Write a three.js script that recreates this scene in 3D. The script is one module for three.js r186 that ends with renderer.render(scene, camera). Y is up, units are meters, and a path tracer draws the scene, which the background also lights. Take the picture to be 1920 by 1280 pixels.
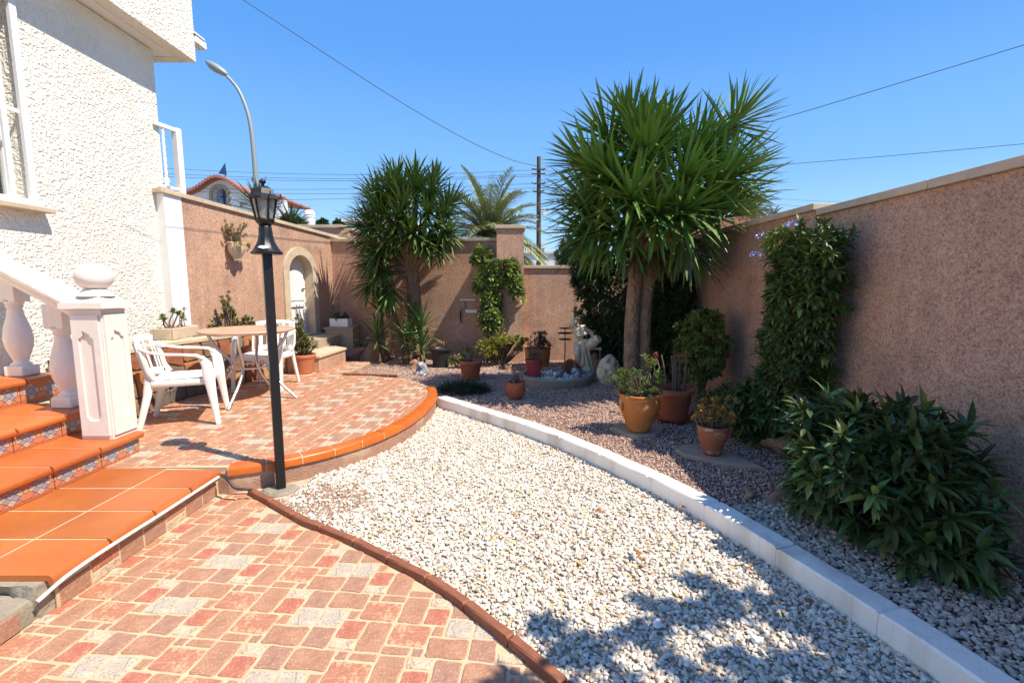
import * as THREE from 'three';
import { mergeGeometries, toCreasedNormals } from 'three/addons/utils/BufferGeometryUtils.js';
import { RoundedBoxGeometry } from 'three/addons/geometries/RoundedBoxGeometry.js';

// ---------------------------------------------------------------- camera, sky, sun, exposure
const scene = new THREE.Scene();
const camera = new THREE.PerspectiveCamera(72.65, 1.5, 0.05, 400);
camera.position.set(0, 1.45, 0);
camera.rotation.set(THREE.MathUtils.degToRad(-6.8), 0, 0);
const renderer = new THREE.WebGLRenderer({ antialias: true });
renderer.toneMapping = THREE.LinearToneMapping;
renderer.toneMappingExposure = 1.98;
renderer.shadowMap.enabled = true;

{ // clear summer sky: colour follows height only
  const w = 64, h = 256, d = new Float32Array(w * h * 4);
  const stops = [[0, [.37, .51, .63]], [.06, [.27, .445, .615]], [.2, [.14, .305, .57]], [.42, [.067, .203, .49]], [.7, [.05, .165, .44]], [1, [.043, .145, .41]]];
  for (let j = 0; j < h; j++) {
    const el = Math.max(0, Math.sin(((j + .5) / h - .5) * Math.PI));
    let k = 0; while (k < stops.length - 2 && el > stops[k + 1][0]) k++;
    const t = Math.min(1, (el - stops[k][0]) / (stops[k + 1][0] - stops[k][0]));
    for (let i = 0; i < w; i++) {
      const o = (j * w + i) * 4;
      for (let c = 0; c < 3; c++) d[o + c] = stops[k][1][c] * (1 - t) + stops[k + 1][1][c] * t;
      d[o + 3] = 1;
    }
  }
  const sky = new THREE.DataTexture(d, w, h, THREE.RGBAFormat, THREE.FloatType);
  sky.mapping = THREE.EquirectangularReflectionMapping; sky.magFilter = THREE.LinearFilter; sky.needsUpdate = true;
  scene.background = sky; scene.environment = sky;
}
const SUN = new THREE.Vector3(.61, 1, .285).normalize();
const sun = new THREE.DirectionalLight(new THREE.Color().setRGB(1, .92, .78), 3.65);
sun.position.copy(SUN).multiplyScalar(30).add(new THREE.Vector3(0, 0, -5)); sun.castShadow = true;
sun.shadow.mapSize.set(4096, 4096); sun.shadow.bias = -.0004;
Object.assign(sun.shadow.camera, { left: -14, right: 14, top: 14, bottom: -14, near: 1, far: 80 });
sun.target.position.set(0, 0, -5); scene.add(sun, sun.target);

// ---------------------------------------------------------------- helpers
function rngOf(seed) { let a = seed >>> 0; return () => { a = (a + 0x6D2B79F5) | 0; let t = Math.imul(a ^ (a >>> 15), 1 | a); t = (t + Math.imul(t ^ (t >>> 7), 61 | t)) ^ t; return ((t ^ (t >>> 14)) >>> 0) / 4294967296; }; }
const R = rngOf(7), rr = (a, b, r = R) => a + (b - a) * r();
const V = (x, y, z) => new THREE.Vector3(x, y, z);
const pt = (X, Y, F) => new THREE.Vector3(X, Y, -F);           // F: metres ahead
const taken = {};
function numbered(n) { const k = taken[n] || 0; taken[n] = k + 1; return k ? `${n}_${String(k).padStart(3, '0')}` : n; }
function shadow(o) { o.castShadow = true; o.receiveShadow = true; return o; }
function tag(o, label, category, group) { o.userData.label = label; o.userData.category = category; if (group) o.userData.group = group; return o; }
function thing(name, label, category, pos = [0, 0, 0], turn = 0, group) {
  const o = new THREE.Group(); o.name = numbered(name); o.position.set(pos[0], pos[1], -pos[2]); o.rotation.y = turn;
  scene.add(o); return tag(o, label, category, group);
}
function part(name, geo, mat, parent) { const m = shadow(new THREE.Mesh(geo, mat)); m.name = name; parent.add(m); return m; }
function struct(name, geo, mat) { const m = geo ? shadow(new THREE.Mesh(geo, mat)) : new THREE.Group(); m.name = name; m.userData.kind = 'structure'; scene.add(m); return m; }
function clean(g) {
  let q = g.index ? g.toNonIndexed() : g;
  for (const k of Object.keys(q.attributes)) if (!['position', 'normal', 'uv'].includes(k)) q.deleteAttribute(k);
  if (!q.attributes.normal) q.computeVertexNormals();
  if (!q.attributes.uv) q.setAttribute('uv', new THREE.BufferAttribute(new Float32Array(q.attributes.position.count * 2), 2));
  return q;
}
const merge = list => list.length === 1 ? clean(list[0]) : mergeGeometries(list.map(clean));
function boxUV(g, scale = 1) { // uv in metres, by the way each face points
  g = clean(g); const p = g.attributes.position, uv = g.attributes.uv, a = V(), b = V(), c = V(), n = V();
  for (let i = 0; i < p.count; i += 3) {
    a.fromBufferAttribute(p, i); b.fromBufferAttribute(p, i + 1); c.fromBufferAttribute(p, i + 2);
    n.crossVectors(b.clone().sub(a), c.clone().sub(a)); const x = Math.abs(n.x), y = Math.abs(n.y), z = Math.abs(n.z);
    [a, b, c].forEach((q, k) => uv.setXY(i + k, ...(y >= x && y >= z ? [q.x * scale, q.z * scale] : x >= z ? [q.z * scale, q.y * scale] : [q.x * scale, q.y * scale])));
  }
  return g;
}
const bx = (w, h, d, x = 0, y = 0, z = 0, r = 0) => (r ? new RoundedBoxGeometry(w, h, d, 1, r) : new THREE.BoxGeometry(w, h, d)).translate(x, y, z);
function lathe(profile, seg = 28) { return new THREE.LatheGeometry(profile.map(([r, y]) => new THREE.Vector2(Math.max(r, 1e-4), y)), seg); }
function tube(points, radius, seg = 24, around = 7, closed = false) { return new THREE.TubeGeometry(new THREE.CatmullRomCurve3(points, closed), seg, radius, around, closed); }
function limb(points, radii, around = 8) { // tapered tube with closed ends, smooth
  const curve = new THREE.CatmullRomCurve3(points), n = Math.max(2, (points.length - 1) * 4), fr = curve.computeFrenetFrames(n), pos = [], idx = [], uv = [];
  for (let i = 0; i <= n; i++) {
    const c = curve.getPoint(i / n), t = i / n * (radii.length - 1), k = Math.min(radii.length - 2, Math.floor(t)), r = radii[k] + (radii[k + 1] - radii[k]) * (t - k);
    for (let j = 0; j <= around; j++) { const a = j / around * Math.PI * 2; const q = c.clone().addScaledVector(fr.normals[i], Math.cos(a) * r).addScaledVector(fr.binormals[i], Math.sin(a) * r); pos.push(q.x, q.y, q.z); uv.push(j / around, i / n * 3); }
  }
  for (let i = 0; i < n; i++) for (let j = 0; j < around; j++) { const a = i * (around + 1) + j, b = a + around + 1; idx.push(a, b, a + 1, b, b + 1, a + 1); }
  for (const [row, flip] of [[0, 0], [n, 1]]) { const c = curve.getPoint(row / n), k = pos.length / 3; pos.push(c.x, c.y, c.z); uv.push(.5, 0); for (let j = 0; j < around; j++) { const a = row * (around + 1) + j; flip ? idx.push(k, a + 1, a) : idx.push(k, a, a + 1); } }
  const g = new THREE.BufferGeometry(); g.setAttribute('position', new THREE.Float32BufferAttribute(pos, 3)); g.setAttribute('uv', new THREE.Float32BufferAttribute(uv, 2)); g.setIndex(idx.map((_, i) => idx[i % 3 === 0 ? i : i % 3 === 1 ? i + 1 : i - 1])); g.computeVertexNormals();
  return g;
}
function sweep(points, sizes, out) { // rounded flat bar along points: sizes [[across, thick]...]; out = the way its flat side faces
  const n = points.length, ring = 8, pos = [], idx = [];
  for (let i = 0; i < n; i++) {
    const t = points[Math.min(n - 1, i + 1)].clone().sub(points[Math.max(0, i - 1)]).normalize();
    const o = (Array.isArray(out) ? out[i] : out).clone(); o.addScaledVector(t, -o.dot(t)).normalize(); const s = new THREE.Vector3().crossVectors(t, o);
    const [w, d] = sizes[Math.min(i, sizes.length - 1)], c = Math.min(w, d) * .3;
    for (const [a, b] of [[w / 2, d / 2 - c], [w / 2 - c, d / 2], [-w / 2 + c, d / 2], [-w / 2, d / 2 - c], [-w / 2, -d / 2 + c], [-w / 2 + c, -d / 2], [w / 2 - c, -d / 2], [w / 2, -d / 2 + c]]) { const q = points[i].clone().addScaledVector(s, a).addScaledVector(o, b); pos.push(q.x, q.y, q.z); }
  }
  for (let i = 0; i < n - 1; i++) for (let j = 0; j < ring; j++) { const a = i * ring + j, b = i * ring + (j + 1) % ring; idx.push(a, b, a + ring, b, b + ring, a + ring); }
  for (let j = 1; j < ring - 1; j++) { idx.push(0, j + 1, j); const e = (n - 1) * ring; idx.push(e, e + j, e + j + 1); }
  const g = new THREE.BufferGeometry(); g.setAttribute('position', new THREE.Float32BufferAttribute(pos, 3)); g.setIndex(idx.map((_, i) => idx[i % 3 === 0 ? i : i % 3 === 1 ? i + 1 : i - 1]));
  return toCreasedNormals(g, .9);
}
function slab(outline, y0, y1, ch = .003) { // flat stone: outline in (X, F), CCW from above
  let A = 0; const n = outline.length;
  for (let i = 0; i < n; i++) { const [a, b] = outline[i], [c, d] = outline[(i + 1) % n]; A += a * d - b * c; }
  const o = A < 0 ? outline.slice().reverse() : outline;
  let cx = 0, cf = 0; for (const [a, b] of o) { cx += a / n; cf += b / n; }
  const top = o.map(([a, b]) => { const l = Math.hypot(a - cx, b - cf) || 1; return [a - (a - cx) / l * ch * 1.3, b - (b - cf) / l * ch * 1.3]; });
  const pos = [], uv = [], put = (x, y, f) => { pos.push(x, y, -f); uv.push(x, f); };
  for (let i = 0; i < n; i++) {
    const j = (i + 1) % n, [a, b] = o[i], [c, d] = o[j], [e, g] = top[i], [h, k] = top[j];
    put(a, y0, b); put(c, y0, d); put(c, y1 - ch, d); put(a, y0, b); put(c, y1 - ch, d); put(a, y1 - ch, b);
    put(a, y1 - ch, b); put(c, y1 - ch, d); put(h, y1, k); put(a, y1 - ch, b); put(h, y1, k); put(e, y1, g);
    put(cx, y1, cf); put(e, y1, g); put(h, y1, k);
  }
  const q = new THREE.BufferGeometry(); q.setAttribute('position', new THREE.Float32BufferAttribute(pos, 3)); q.setAttribute('uv', new THREE.Float32BufferAttribute(uv, 2)); q.computeVertexNormals();
  return q;
}
function flat(outline, y, holes = []) { // level sheet
  const s = new THREE.Shape(outline.map(([a, b]) => new THREE.Vector2(a, b))); for (const h of holes) s.holes.push(new THREE.Path(h.map(([a, b]) => new THREE.Vector2(a, b))));
  return boxUV(new THREE.ShapeGeometry(s).rotateX(-Math.PI / 2).translate(0, y, 0));
}
function prism(outline, y0, y1) { // solid with the outline in (X, F)
  const s = new THREE.Shape(outline.map(([a, b]) => new THREE.Vector2(a, b)));
  return boxUV(new THREE.ExtrudeGeometry(s, { depth: y1 - y0, bevelEnabled: false }).rotateX(-Math.PI / 2).translate(0, y0, 0));
}
function wallFrame(p0, p1) { // local x along the wall, y up, z towards the garden
  const dx = p1[0] - p0[0], dz = -(p1[1] - p0[1]), l = Math.hypot(dx, dz), d = V(dx / l, 0, dz / l), n = V().crossVectors(d, V(0, 1, 0));
  const m = new THREE.Matrix4().makeBasis(d, V(0, 1, 0), n); m.setPosition(p0[0], 0, -p0[1]); m.len = l; return m;
}
const shapeOf = pts => new THREE.Shape(pts.map(([a, b]) => new THREE.Vector2(a, b)));
function extrude(shape, depth, bevel = 0, curve = 10) { return new THREE.ExtrudeGeometry(shape, { depth, curveSegments: curve, bevelEnabled: bevel > 0, bevelThickness: bevel, bevelSize: bevel, bevelSegments: 2 }); }
function clipPoly(poly, region) { // both CCW in (X, F), region convex
  let out = poly;
  for (let i = 0; i < region.length && out.length; i++) {
    const [ax, ay] = region[i], [bx_, by] = region[(i + 1) % region.length], side = ([x, y]) => (bx_ - ax) * (y - ay) - (by - ay) * (x - ax), src = out; out = [];
    src.forEach((p, k) => { const q = src[(k + 1) % src.length], s = side(p), t = side(q); if (s >= 0) out.push(p); if ((s >= 0) !== (t >= 0)) { const u = s / (s - t); out.push([p[0] + (q[0] - p[0]) * u, p[1] + (q[1] - p[1]) * u]); } });
  }
  return out;
}
function inside(x, y, poly) { let c = false; for (let i = 0, j = poly.length - 1; i < poly.length; j = i++) { const [a, b] = poly[i], [d, e] = poly[j]; if ((b > y) !== (e > y) && x < (d - a) * (y - b) / (e - b) + a) c = !c; } return c; }
function areaOf(p) { let A = 0; p.forEach(([a, b], i) => { const [c, d] = p[(i + 1) % p.length]; A += a * d - b * c; }); return A / 2; }

// ---------------------------------------------------------------- textures
function lattice(per, seed) { const r = rngOf(seed * 7919 + per), a = new Float32Array(per * per); for (let i = 0; i < a.length; i++) a[i] = r(); return a; }
const lats = {};
function vn(u, v, per, seed = 1) { // tileable value noise, u and v in 0..1
  const a = lats[per + '_' + seed] ||= lattice(per, seed), x = u * per, y = v * per, i = Math.floor(x), j = Math.floor(y); let f = x - i, g = y - j; f = f * f * (3 - 2 * f); g = g * g * (3 - 2 * g);
  const I = ((i % per) + per) % per, J = ((j % per) + per) % per, K = (I + 1) % per, L = (J + 1) % per;
  return (a[J * per + I] * (1 - f) + a[J * per + K] * f) * (1 - g) + (a[L * per + I] * (1 - f) + a[L * per + K] * f) * g;
}
const fb = (u, v, per, oct = 4, seed = 1) => { let s = 0, w = 0, a = 1; for (let o = 0; o < oct; o++) { s += a * vn(u, v, per << o, seed + o); w += a; a *= .55; } return s / w; };
function tex(size, fn, metres, srgb = true) { // fn(u, v) -> [r, g, b] in 0..255
  const d = new Uint8Array(size * size * 4);
  for (let j = 0; j < size; j++) for (let i = 0; i < size; i++) { const c = fn((i + .5) / size, (j + .5) / size), o = (j * size + i) * 4; d[o] = c[0]; d[o + 1] = c[1]; d[o + 2] = c[2]; d[o + 3] = 255; for (let k = 0; k < 3; k++) d[o + k] = Math.max(0, Math.min(255, c[k])); }
  const t = new THREE.DataTexture(d, size, size); t.magFilter = THREE.LinearFilter; t.wrapS = t.wrapT = THREE.RepeatWrapping; if (srgb) t.colorSpace = THREE.SRGBColorSpace; t.repeat.set(1 / metres, 1 / metres); t.needsUpdate = true; return t;
}
const mixc = (a, b, t) => a.map((x, i) => x + (b[i] - x) * t), g3 = x => [x * 255, x * 255, x * 255];
const std = o => new THREE.MeshStandardMaterial({ roughness: .9, ...o });
const lin = (r, g, b) => new THREE.Color().setRGB(r, g, b);
const M = {};
{
  const grain = (u, v) => .6 * vn(u, v, 270, 3) + .4 * vn(u, v, 150, 4);
  const bump = tex(1024, (u, v) => g3(grain(u, v)), 1.25, false);
  const wide = (u, v) => { const n = .6 * vn(u, v, 560, 3) + .4 * vn(u, v, 330, 4), k = fb(u, v, 5, 5, 9) - .5, w = vn(u, v * .12 + .3, 64, 15) * vn(u, v, 6, 16), s = Math.max(0, fb(u, v, 11, 4, 18) - .6); const a = [195, 151, 126], q = n < .42 ? mixc(a, [162, 117, 94], Math.min(1, (.42 - n) * 4.5)) : mixc(a, [217, 184, 155], Math.min(1, (n - .42) * 2.3)); return q.map(x => x * (1 + k * .26 - w * .10 - s * .5)); };
  M.pink = std({ map: tex(1536, wide, 3.3), bumpMap: bump, bumpScale: .006 });
  M.plinth = std({ map: tex(512, (u, v) => { const n = fb(u, v, 40, 3, 13), k = fb(u, v, 4, 4, 14); return mixc(mixc([176, 132, 112], [150, 116, 98], n), [196, 178, 150], Math.max(0, (k - .55) * 3)); }, .9), bumpMap: bump, bumpScale: .004 });
  const st = (u, v) => { const a = vn(u, v, 46, 21), b = vn(u + .13 * vn(u, v, 20, 5) / 4, v, 84, 22), c = vn(u, v, 150, 23); return .45 * (1 - Math.abs(2 * a - 1)) + .35 * b + .2 * c; };
  M.stucco = std({ map: tex(512, (u, v) => { const k = fb(u, v, 6, 4, 31); return mixc([238, 234, 222], [226, 218, 200], k); }, 1.9), bumpMap: tex(1024, (u, v) => g3(st(u, v)), 1.3, false), bumpScale: .016, roughness: .95 });
  M.white = std({ color: lin(.80, .79, .77), roughness: .75, bumpMap: tex(256, (u, v) => g3(fb(u, v, 30, 3, 41)), .4, false), bumpScale: .001 });
  M.whitePaint = std({ map: tex(512, (u, v) => { const k = fb(u, v, 7, 5, 43), s = vn(u, v, 120, 44); return mixc([244, 237, 224], [216, 205, 188], Math.max(0, k - .47) * 3.2 + (s > .9 ? .6 : 0)); }, .9), roughness: .8, bumpMap: bump, bumpScale: .0018 });
  M.baluster = std({ map: tex(256, (u, v) => mixc([236, 231, 222], [222, 212, 200], fb(u, v, 9, 4, 46)), .7), roughness: .7 });
  M.coping = std({ map: tex(256, (u, v) => mixc([214, 194, 166], [176, 156, 130], fb(u, v, 10, 5, 47)), .8), bumpMap: bump, bumpScale: .001 });
  M.grout = std({ map: tex(256, (u, v) => mixc([210, 186, 151], [184, 160, 126], fb(u, v, 12, 5, 48)), .7) });
  const stone = (a, b, c, seed, vein = 0) => std({ map: tex(256, (u, v) => { const k = fb(u, v, 9, 5, seed), s = vn(u, v, 96, seed + 1), w = Math.abs(fb(u, v, 5, 4, seed + 2) - .5); let q = mixc(a, b, k); if (s > .66) q = mixc(q, c, (s - .66) * 2.6); if (vein && w < .035) q = mixc(q, c, (.035 - w) * 22 * vein); return q; }, .345), bumpMap: tex(256, (u, v) => g3(fb(u, v, 22, 3, seed + 4)), .345, false), bumpScale: .003, roughness: .62 });
  M.stoneBrown = stone([181, 135, 105], [156, 110, 85], [208, 172, 138], 51);
  M.stoneDark = stone([172, 129, 106], [147, 106, 88], [204, 171, 142], 55);
  M.stoneRed = stone([182, 114, 90], [161, 93, 73], [210, 164, 132], 59, .9);
  M.stoneMottled = stone([184, 130, 100], [165, 105, 80], [213, 175, 138], 63, 1);
  M.stoneWhite = stone([206, 192, 168], [172, 156, 138], [116, 104, 94], 67, .8);
  M.stoneStripe = stone([210, 188, 160], [192, 168, 140], [150, 122, 102], 71, 1);
  M.terracottaTile = std({ map: tex(512, (u, v) => { const k = fb(u, v, 3, 4, 75), s = fb(u, v, 50, 2, 76); return mixc(mixc([212, 128, 58], [180, 94, 44], k), [156, 84, 44], s * .35); }, .8), roughness: .38 });
  M.terracottaTiles = [1, .9, .97, .84].map((k, i) => { const m = M.terracottaTile.clone(); m.color.setRGB(k, k * (i === 1 ? .93 : .98), k * (i === 2 ? 1.1 : .95)); m.map = M.terracottaTile.map.clone(); m.map.offset.set(i * .23, i * .37); m.map.needsUpdate = true; return m; });
  M.edgeTile = std({ map: tex(256, (u, v) => mixc([212, 116, 42], [176, 84, 28], fb(u, v, 6, 4, 78)), .5), roughness: .35 });
  M.brickEdge = std({ map: tex(256, (u, v) => mixc([158, 98, 68], [124, 74, 52], fb(u, v, 12, 5, 79)), .5), roughness: .7, bumpMap: bump, bumpScale: .001 });
  M.concrete = std({ map: tex(512, (u, v) => { const k = fb(u, v, 6, 5, 81), s = vn(u, v, 120, 82); return mixc(mixc([172, 160, 140], [128, 118, 102], k), [96, 88, 76], s > .85 ? .4 : 0); }, .8), bumpMap: tex(256, (u, v) => g3(fb(u, v, 10, 5, 83)), .5, false), bumpScale: .012 });
  M.soil = std({ map: tex(256, (u, v) => mixc([92, 70, 52], [56, 42, 32], fb(u, v, 20, 4, 85)), .3) });
  M.earth = std({ map: tex(512, (u, v) => mixc([204, 188, 164], [164, 146, 124], fb(u, v, 24, 4, 87)), .8) });
  M.bedEarth = std({ map: tex(512, (u, v) => mixc([136, 100, 88], [92, 68, 62], fb(u, v, 40, 4, 89)), .6) });
  M.farGround = std({ map: tex(256, (u, v) => mixc([156, 140, 112], [128, 114, 92], fb(u, v, 8, 5, 91)), 6) });
  const clay = (a, b, c, seed) => std({ map: tex(256, (u, v) => { const k = fb(u, v, 4, 5, seed), m = fb(u, v, 9, 4, seed + 7); return mixc(mixc(a, b, k), c, Math.max(0, m - .56) * 3.2); }, 1), roughness: .85 });
  M.clay = clay([178, 100, 66], [152, 80, 52], [196, 140, 108], 93);
  M.clayYellow = clay([200, 130, 66], [176, 102, 48], [208, 162, 110], 101);
  M.clayOld = clay([172, 104, 68], [142, 86, 62], [200, 170, 148], 109);
  M.plasticOrange = std({ color: lin(.50, .17, .075), roughness: .5 });
  M.plasticRed = std({ color: lin(.36, .05, .045), roughness: .45 });
  M.plasticBlack = std({ color: lin(.022, .022, .024), roughness: .45 });
  M.plasticWhite = std({ color: lin(.82, .81, .76), roughness: .42 });
  M.blackMetal = std({ map: tex(256, (u, v) => mixc([26, 25, 27], [44, 42, 42], Math.max(0, fb(u, v, 10, 5, 117) - .45) * 2), .5), roughness: .38, metalness: .1 });
  M.aluminium = std({ color: lin(.62, .62, .63), roughness: .32, metalness: .9 });
  M.tableTop = std({ map: tex(256, (u, v) => mixc([206, 166, 140], [186, 140, 114], fb(u, v * .3, 10, 5, 119)), .8), roughness: .45 });
  M.rockTan = std({ map: tex(256, (u, v) => mixc([186, 148, 116], [136, 100, 78], fb(u, v, 5, 5, 121)), .5), bumpMap: tex(256, (u, v) => g3(fb(u, v, 8, 5, 122)), .4, false), bumpScale: .02 });
  M.rockGrey = std({ map: tex(256, (u, v) => { const k = fb(u, v, 7, 5, 123); return k > .56 ? [206, 204, 202] : mixc([92, 94, 100], [150, 150, 154], k * 1.6); }, .35), bumpMap: M.rockTan.bumpMap, bumpScale: .02 });
  M.flagstone = std({ map: tex(256, (u, v) => mixc([182, 164, 140], [150, 134, 114], fb(u, v, 6, 5, 125)), .6), bumpMap: M.rockTan.bumpMap, bumpScale: .006 });
  M.marble = std({ map: tex(256, (u, v) => mixc([226, 208, 180], [178, 156, 128], Math.max(0, fb(u, v, 6, 5, 127) - .35) * 1.6), .4), roughness: .85 });
  M.bark = std({ map: tex(256, (u, v) => mixc([166, 138, 112], [112, 90, 72], fb(u, v * .6, 14, 4, 129)), 1), bumpMap: tex(256, (u, v) => g3(.5 * vn(u, v, 40, 131) + .5 * vn(u, v, 14, 132)), 1, false), bumpScale: .035 });
  M.twig = std({ color: lin(.17, .12, .085) });
  M.oldWood = std({ map: tex(256, (u, v) => mixc([104, 86, 72], [66, 54, 46], fb(u * 3, v * .2, 12, 4, 133)), 1) });
  M.glass = new THREE.MeshPhysicalMaterial({ transmission: 1, thickness: 0, roughness: .06, ior: 1.5, color: lin(.92, .95, .95) });
  M.frosted = new THREE.MeshPhysicalMaterial({ transmission: .75, thickness: 0, roughness: .45, color: lin(.72, .72, .66) });
  M.dark = std({ color: lin(.03, .028, .03) });
  M.curtain = std({ color: lin(.035, .028, .04) });
  M.wire = std({ color: lin(.09, .10, .12) });
  M.galv = std({ color: lin(.30, .33, .32), roughness: .55, metalness: .25 });
  M.roofTile = std({ map: tex(256, (u, v) => mixc([184, 126, 110], [158, 100, 86], fb(u, v, 10, 4, 135)), 1.2) });
  M.farWhite = std({ color: lin(.80, .79, .77), roughness: .85 });
  M.bluePaint = std({ color: lin(.03, .07, .16), roughness: .6 });
  const leaf = (o = {}) => new THREE.MeshPhysicalMaterial({ vertexColors: true, roughness: .5, side: THREE.DoubleSide, ...o });
  M.leaf = leaf(); M.leafDull = leaf({ roughness: .75 }); M.leafThin = leaf({ roughness: .85, transmission: .32, thickness: 0 });
}

// ---------------------------------------------------------------- leaves
const newLeaves = () => ({ p: [], c: [] });
function leavesGeo(L) { const g = new THREE.BufferGeometry(); g.setAttribute('position', new THREE.Float32BufferAttribute(L.p, 3)); g.setAttribute('color', new THREE.Float32BufferAttribute(L.c, 3)); g.computeVertexNormals(); return g; }
function tri(L, a, b, c, col) { L.p.push(a.x, a.y, a.z, b.x, b.y, b.z, c.x, c.y, c.z); for (let k = 0; k < 3; k++) L.c.push(col[0], col[1], col[2]); }
function sideOf(d, roll, r = R) { const s = V().crossVectors(d, Math.abs(d.y) > .95 ? V(1, 0, 0) : V(0, 1, 0)).normalize(); return s.applyAxisAngle(d, roll); }
function blade(L, o, dir, len, width, droop, col, segs = 4, fold = .3, roll = 0) { // strap leaf, V-folded along its rib
  const d = dir.clone().normalize(), s = sideOf(d, roll); let up = V().crossVectors(s, d), p = o.clone(), pl, pr, pc;
  for (let i = 0; i <= segs; i++) {
    const t = i / segs, w = width * .5 * (i === segs ? 0 : (.62 + 1.1 * t - 1.45 * t * t)), e = up.clone().multiplyScalar(w * fold);
    const l = p.clone().addScaledVector(s, -w).add(e), r = p.clone().addScaledVector(s, w).add(e), c = p.clone();
    if (i) { tri(L, pl, pc, c, col); tri(L, pc, pr, c, col); if (i < segs) { tri(L, pl, c, l, col); tri(L, pr, r, c, col); } }
    pl = l; pr = r; pc = c; p = p.clone().addScaledVector(d, len / segs); d.y -= droop / segs; d.normalize(); up = V().crossVectors(s, d);
  }
}
function leaf4(L, o, dir, len, width, col, roll = 0, fold = .35, bend = .12) { // pointed oval leaf folded on its midrib
  const d = dir.clone().normalize(), s = sideOf(d, roll), up = V().crossVectors(s, d), m = o.clone().addScaledVector(d, len * .45), t = o.clone().addScaledVector(d, len).addScaledVector(up, -len * bend);
  const l = m.clone().addScaledVector(s, -width / 2).addScaledVector(up, width * fold), r = m.clone().addScaledVector(s, width / 2).addScaledVector(up, width * fold);
  tri(L, o, m, l, col); tri(L, o, r, m, col); tri(L, l, m, t, col); tri(L, m, r, t, col);
}
function leaf8(L, o, dir, len, width, col, roll = 0, fold = .3, bend = .25) { // longer leaf with a rounded outline, bending down
  const d = dir.clone().normalize(), s = sideOf(d, roll), up = V().crossVectors(s, d), at = (t, w) => o.clone().addScaledVector(d, len * t).addScaledVector(up, -len * bend * t * t).addScaledVector(s, w * width / 2).addScaledVector(up, Math.abs(w) * width * fold * .5);
  const c0 = at(0, 0), c1 = at(.3, 0), c2 = at(.65, 0), c3 = at(1, 0);
  for (const k of [-1, 1]) { const e1 = at(.28, k * .9), e2 = at(.62, k * .85); const put = (a, b, c) => k < 0 ? tri(L, a, b, c, col) : tri(L, a, c, b, col); put(c0, c1, e1); put(c1, c2, e1); put(c2, e2, e1); put(c2, c3, e2); }
}
const tint = (base, v, r = R) => { const k = 1 + (r() - .5) * v, h = (r() - .5) * v * .5; return [base[0] * k * (1 + h), base[1] * k, base[2] * k * (1 - h * .5)]; };
const rnd = (r = R) => { let v; do { v = V(r() * 2 - 1, r() * 2 - 1, r() * 2 - 1); } while (v.lengthSq() > 1 || v.lengthSq() < .01); return v; };
function whorl(L, p, n, k, len, width, base, vary, r = R, spread = [.5, 1.35], shape = leaf4) {
  const s = sideOf(n, 0), off = r() * 6.28;
  for (let i = 0; i < k; i++) { const a = off + i * 2.399, ph = spread[0] + (spread[1] - spread[0]) * ((i + r() * .6) / k), d = n.clone().multiplyScalar(Math.cos(ph)).addScaledVector(s.clone().applyAxisAngle(n, a), Math.sin(ph)); d.y += .08; const f = .75 + r() * .5; shape(L, p.clone().addScaledVector(n, -len * .35 * i / k), d, len * f, width * f, tint(base, vary, r), (r() - .5) * .8); }
}

// ---------------------------------------------------------------- ground levels and outlines, all in (X, F)
const TY = .185, BEDY = .095;
const edgeArc = [[-1.98, 3.10], [-1.84, 3.155], [-1.70, 3.23], [-1.46, 3.41], [-1.22, 3.69], [-1.05, 4.03], [-.94, 4.44], [-.885, 4.92], [-.90, 5.38], [-.99, 5.76]];
const farArc = [[-1.18, 6.05], [-1.46, 6.29], [-1.97, 6.50], [-2.45, 6.55]];
const edging = [[-1.83, 3.10], [-1.55, 2.90], [-1.27, 2.69], [-.99, 2.53], [-.68, 2.32], [-.33, 2.06], [-.14, 1.87], [.05, 1.67], [.18, 1.52], [.33, 1.28], [.45, 1.0], [.55, .6], [.62, 0], [.64, -.7]];
const kerbLine = [[-.90, 5.41], [-.34, 4.82], [.20, 4.22], [.50, 3.83], [.75, 3.44], [1.02, 2.98], [1.20, 2.60], [1.36, 2.16], [1.49, 1.76], [1.57, 1.45], [1.63, 1.1], [1.66, .7], [1.68, 0], [1.68, -.7]];
const curveOf = pts => new THREE.CatmullRomCurve3(pts.map(([x, f]) => V(x, 0, f)), false, 'centripetal');
const along = (c, n) => c.getSpacedPoints(n).map(p => [p.x, p.z]);

struct('ground', new THREE.PlaneGeometry(300, 300, 1, 1).rotateX(-Math.PI / 2).translate(0, -.12, -60), M.farGround).geometry = boxUV(new THREE.PlaneGeometry(300, 300).rotateX(-Math.PI / 2).translate(0, -.12, -60));

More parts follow.
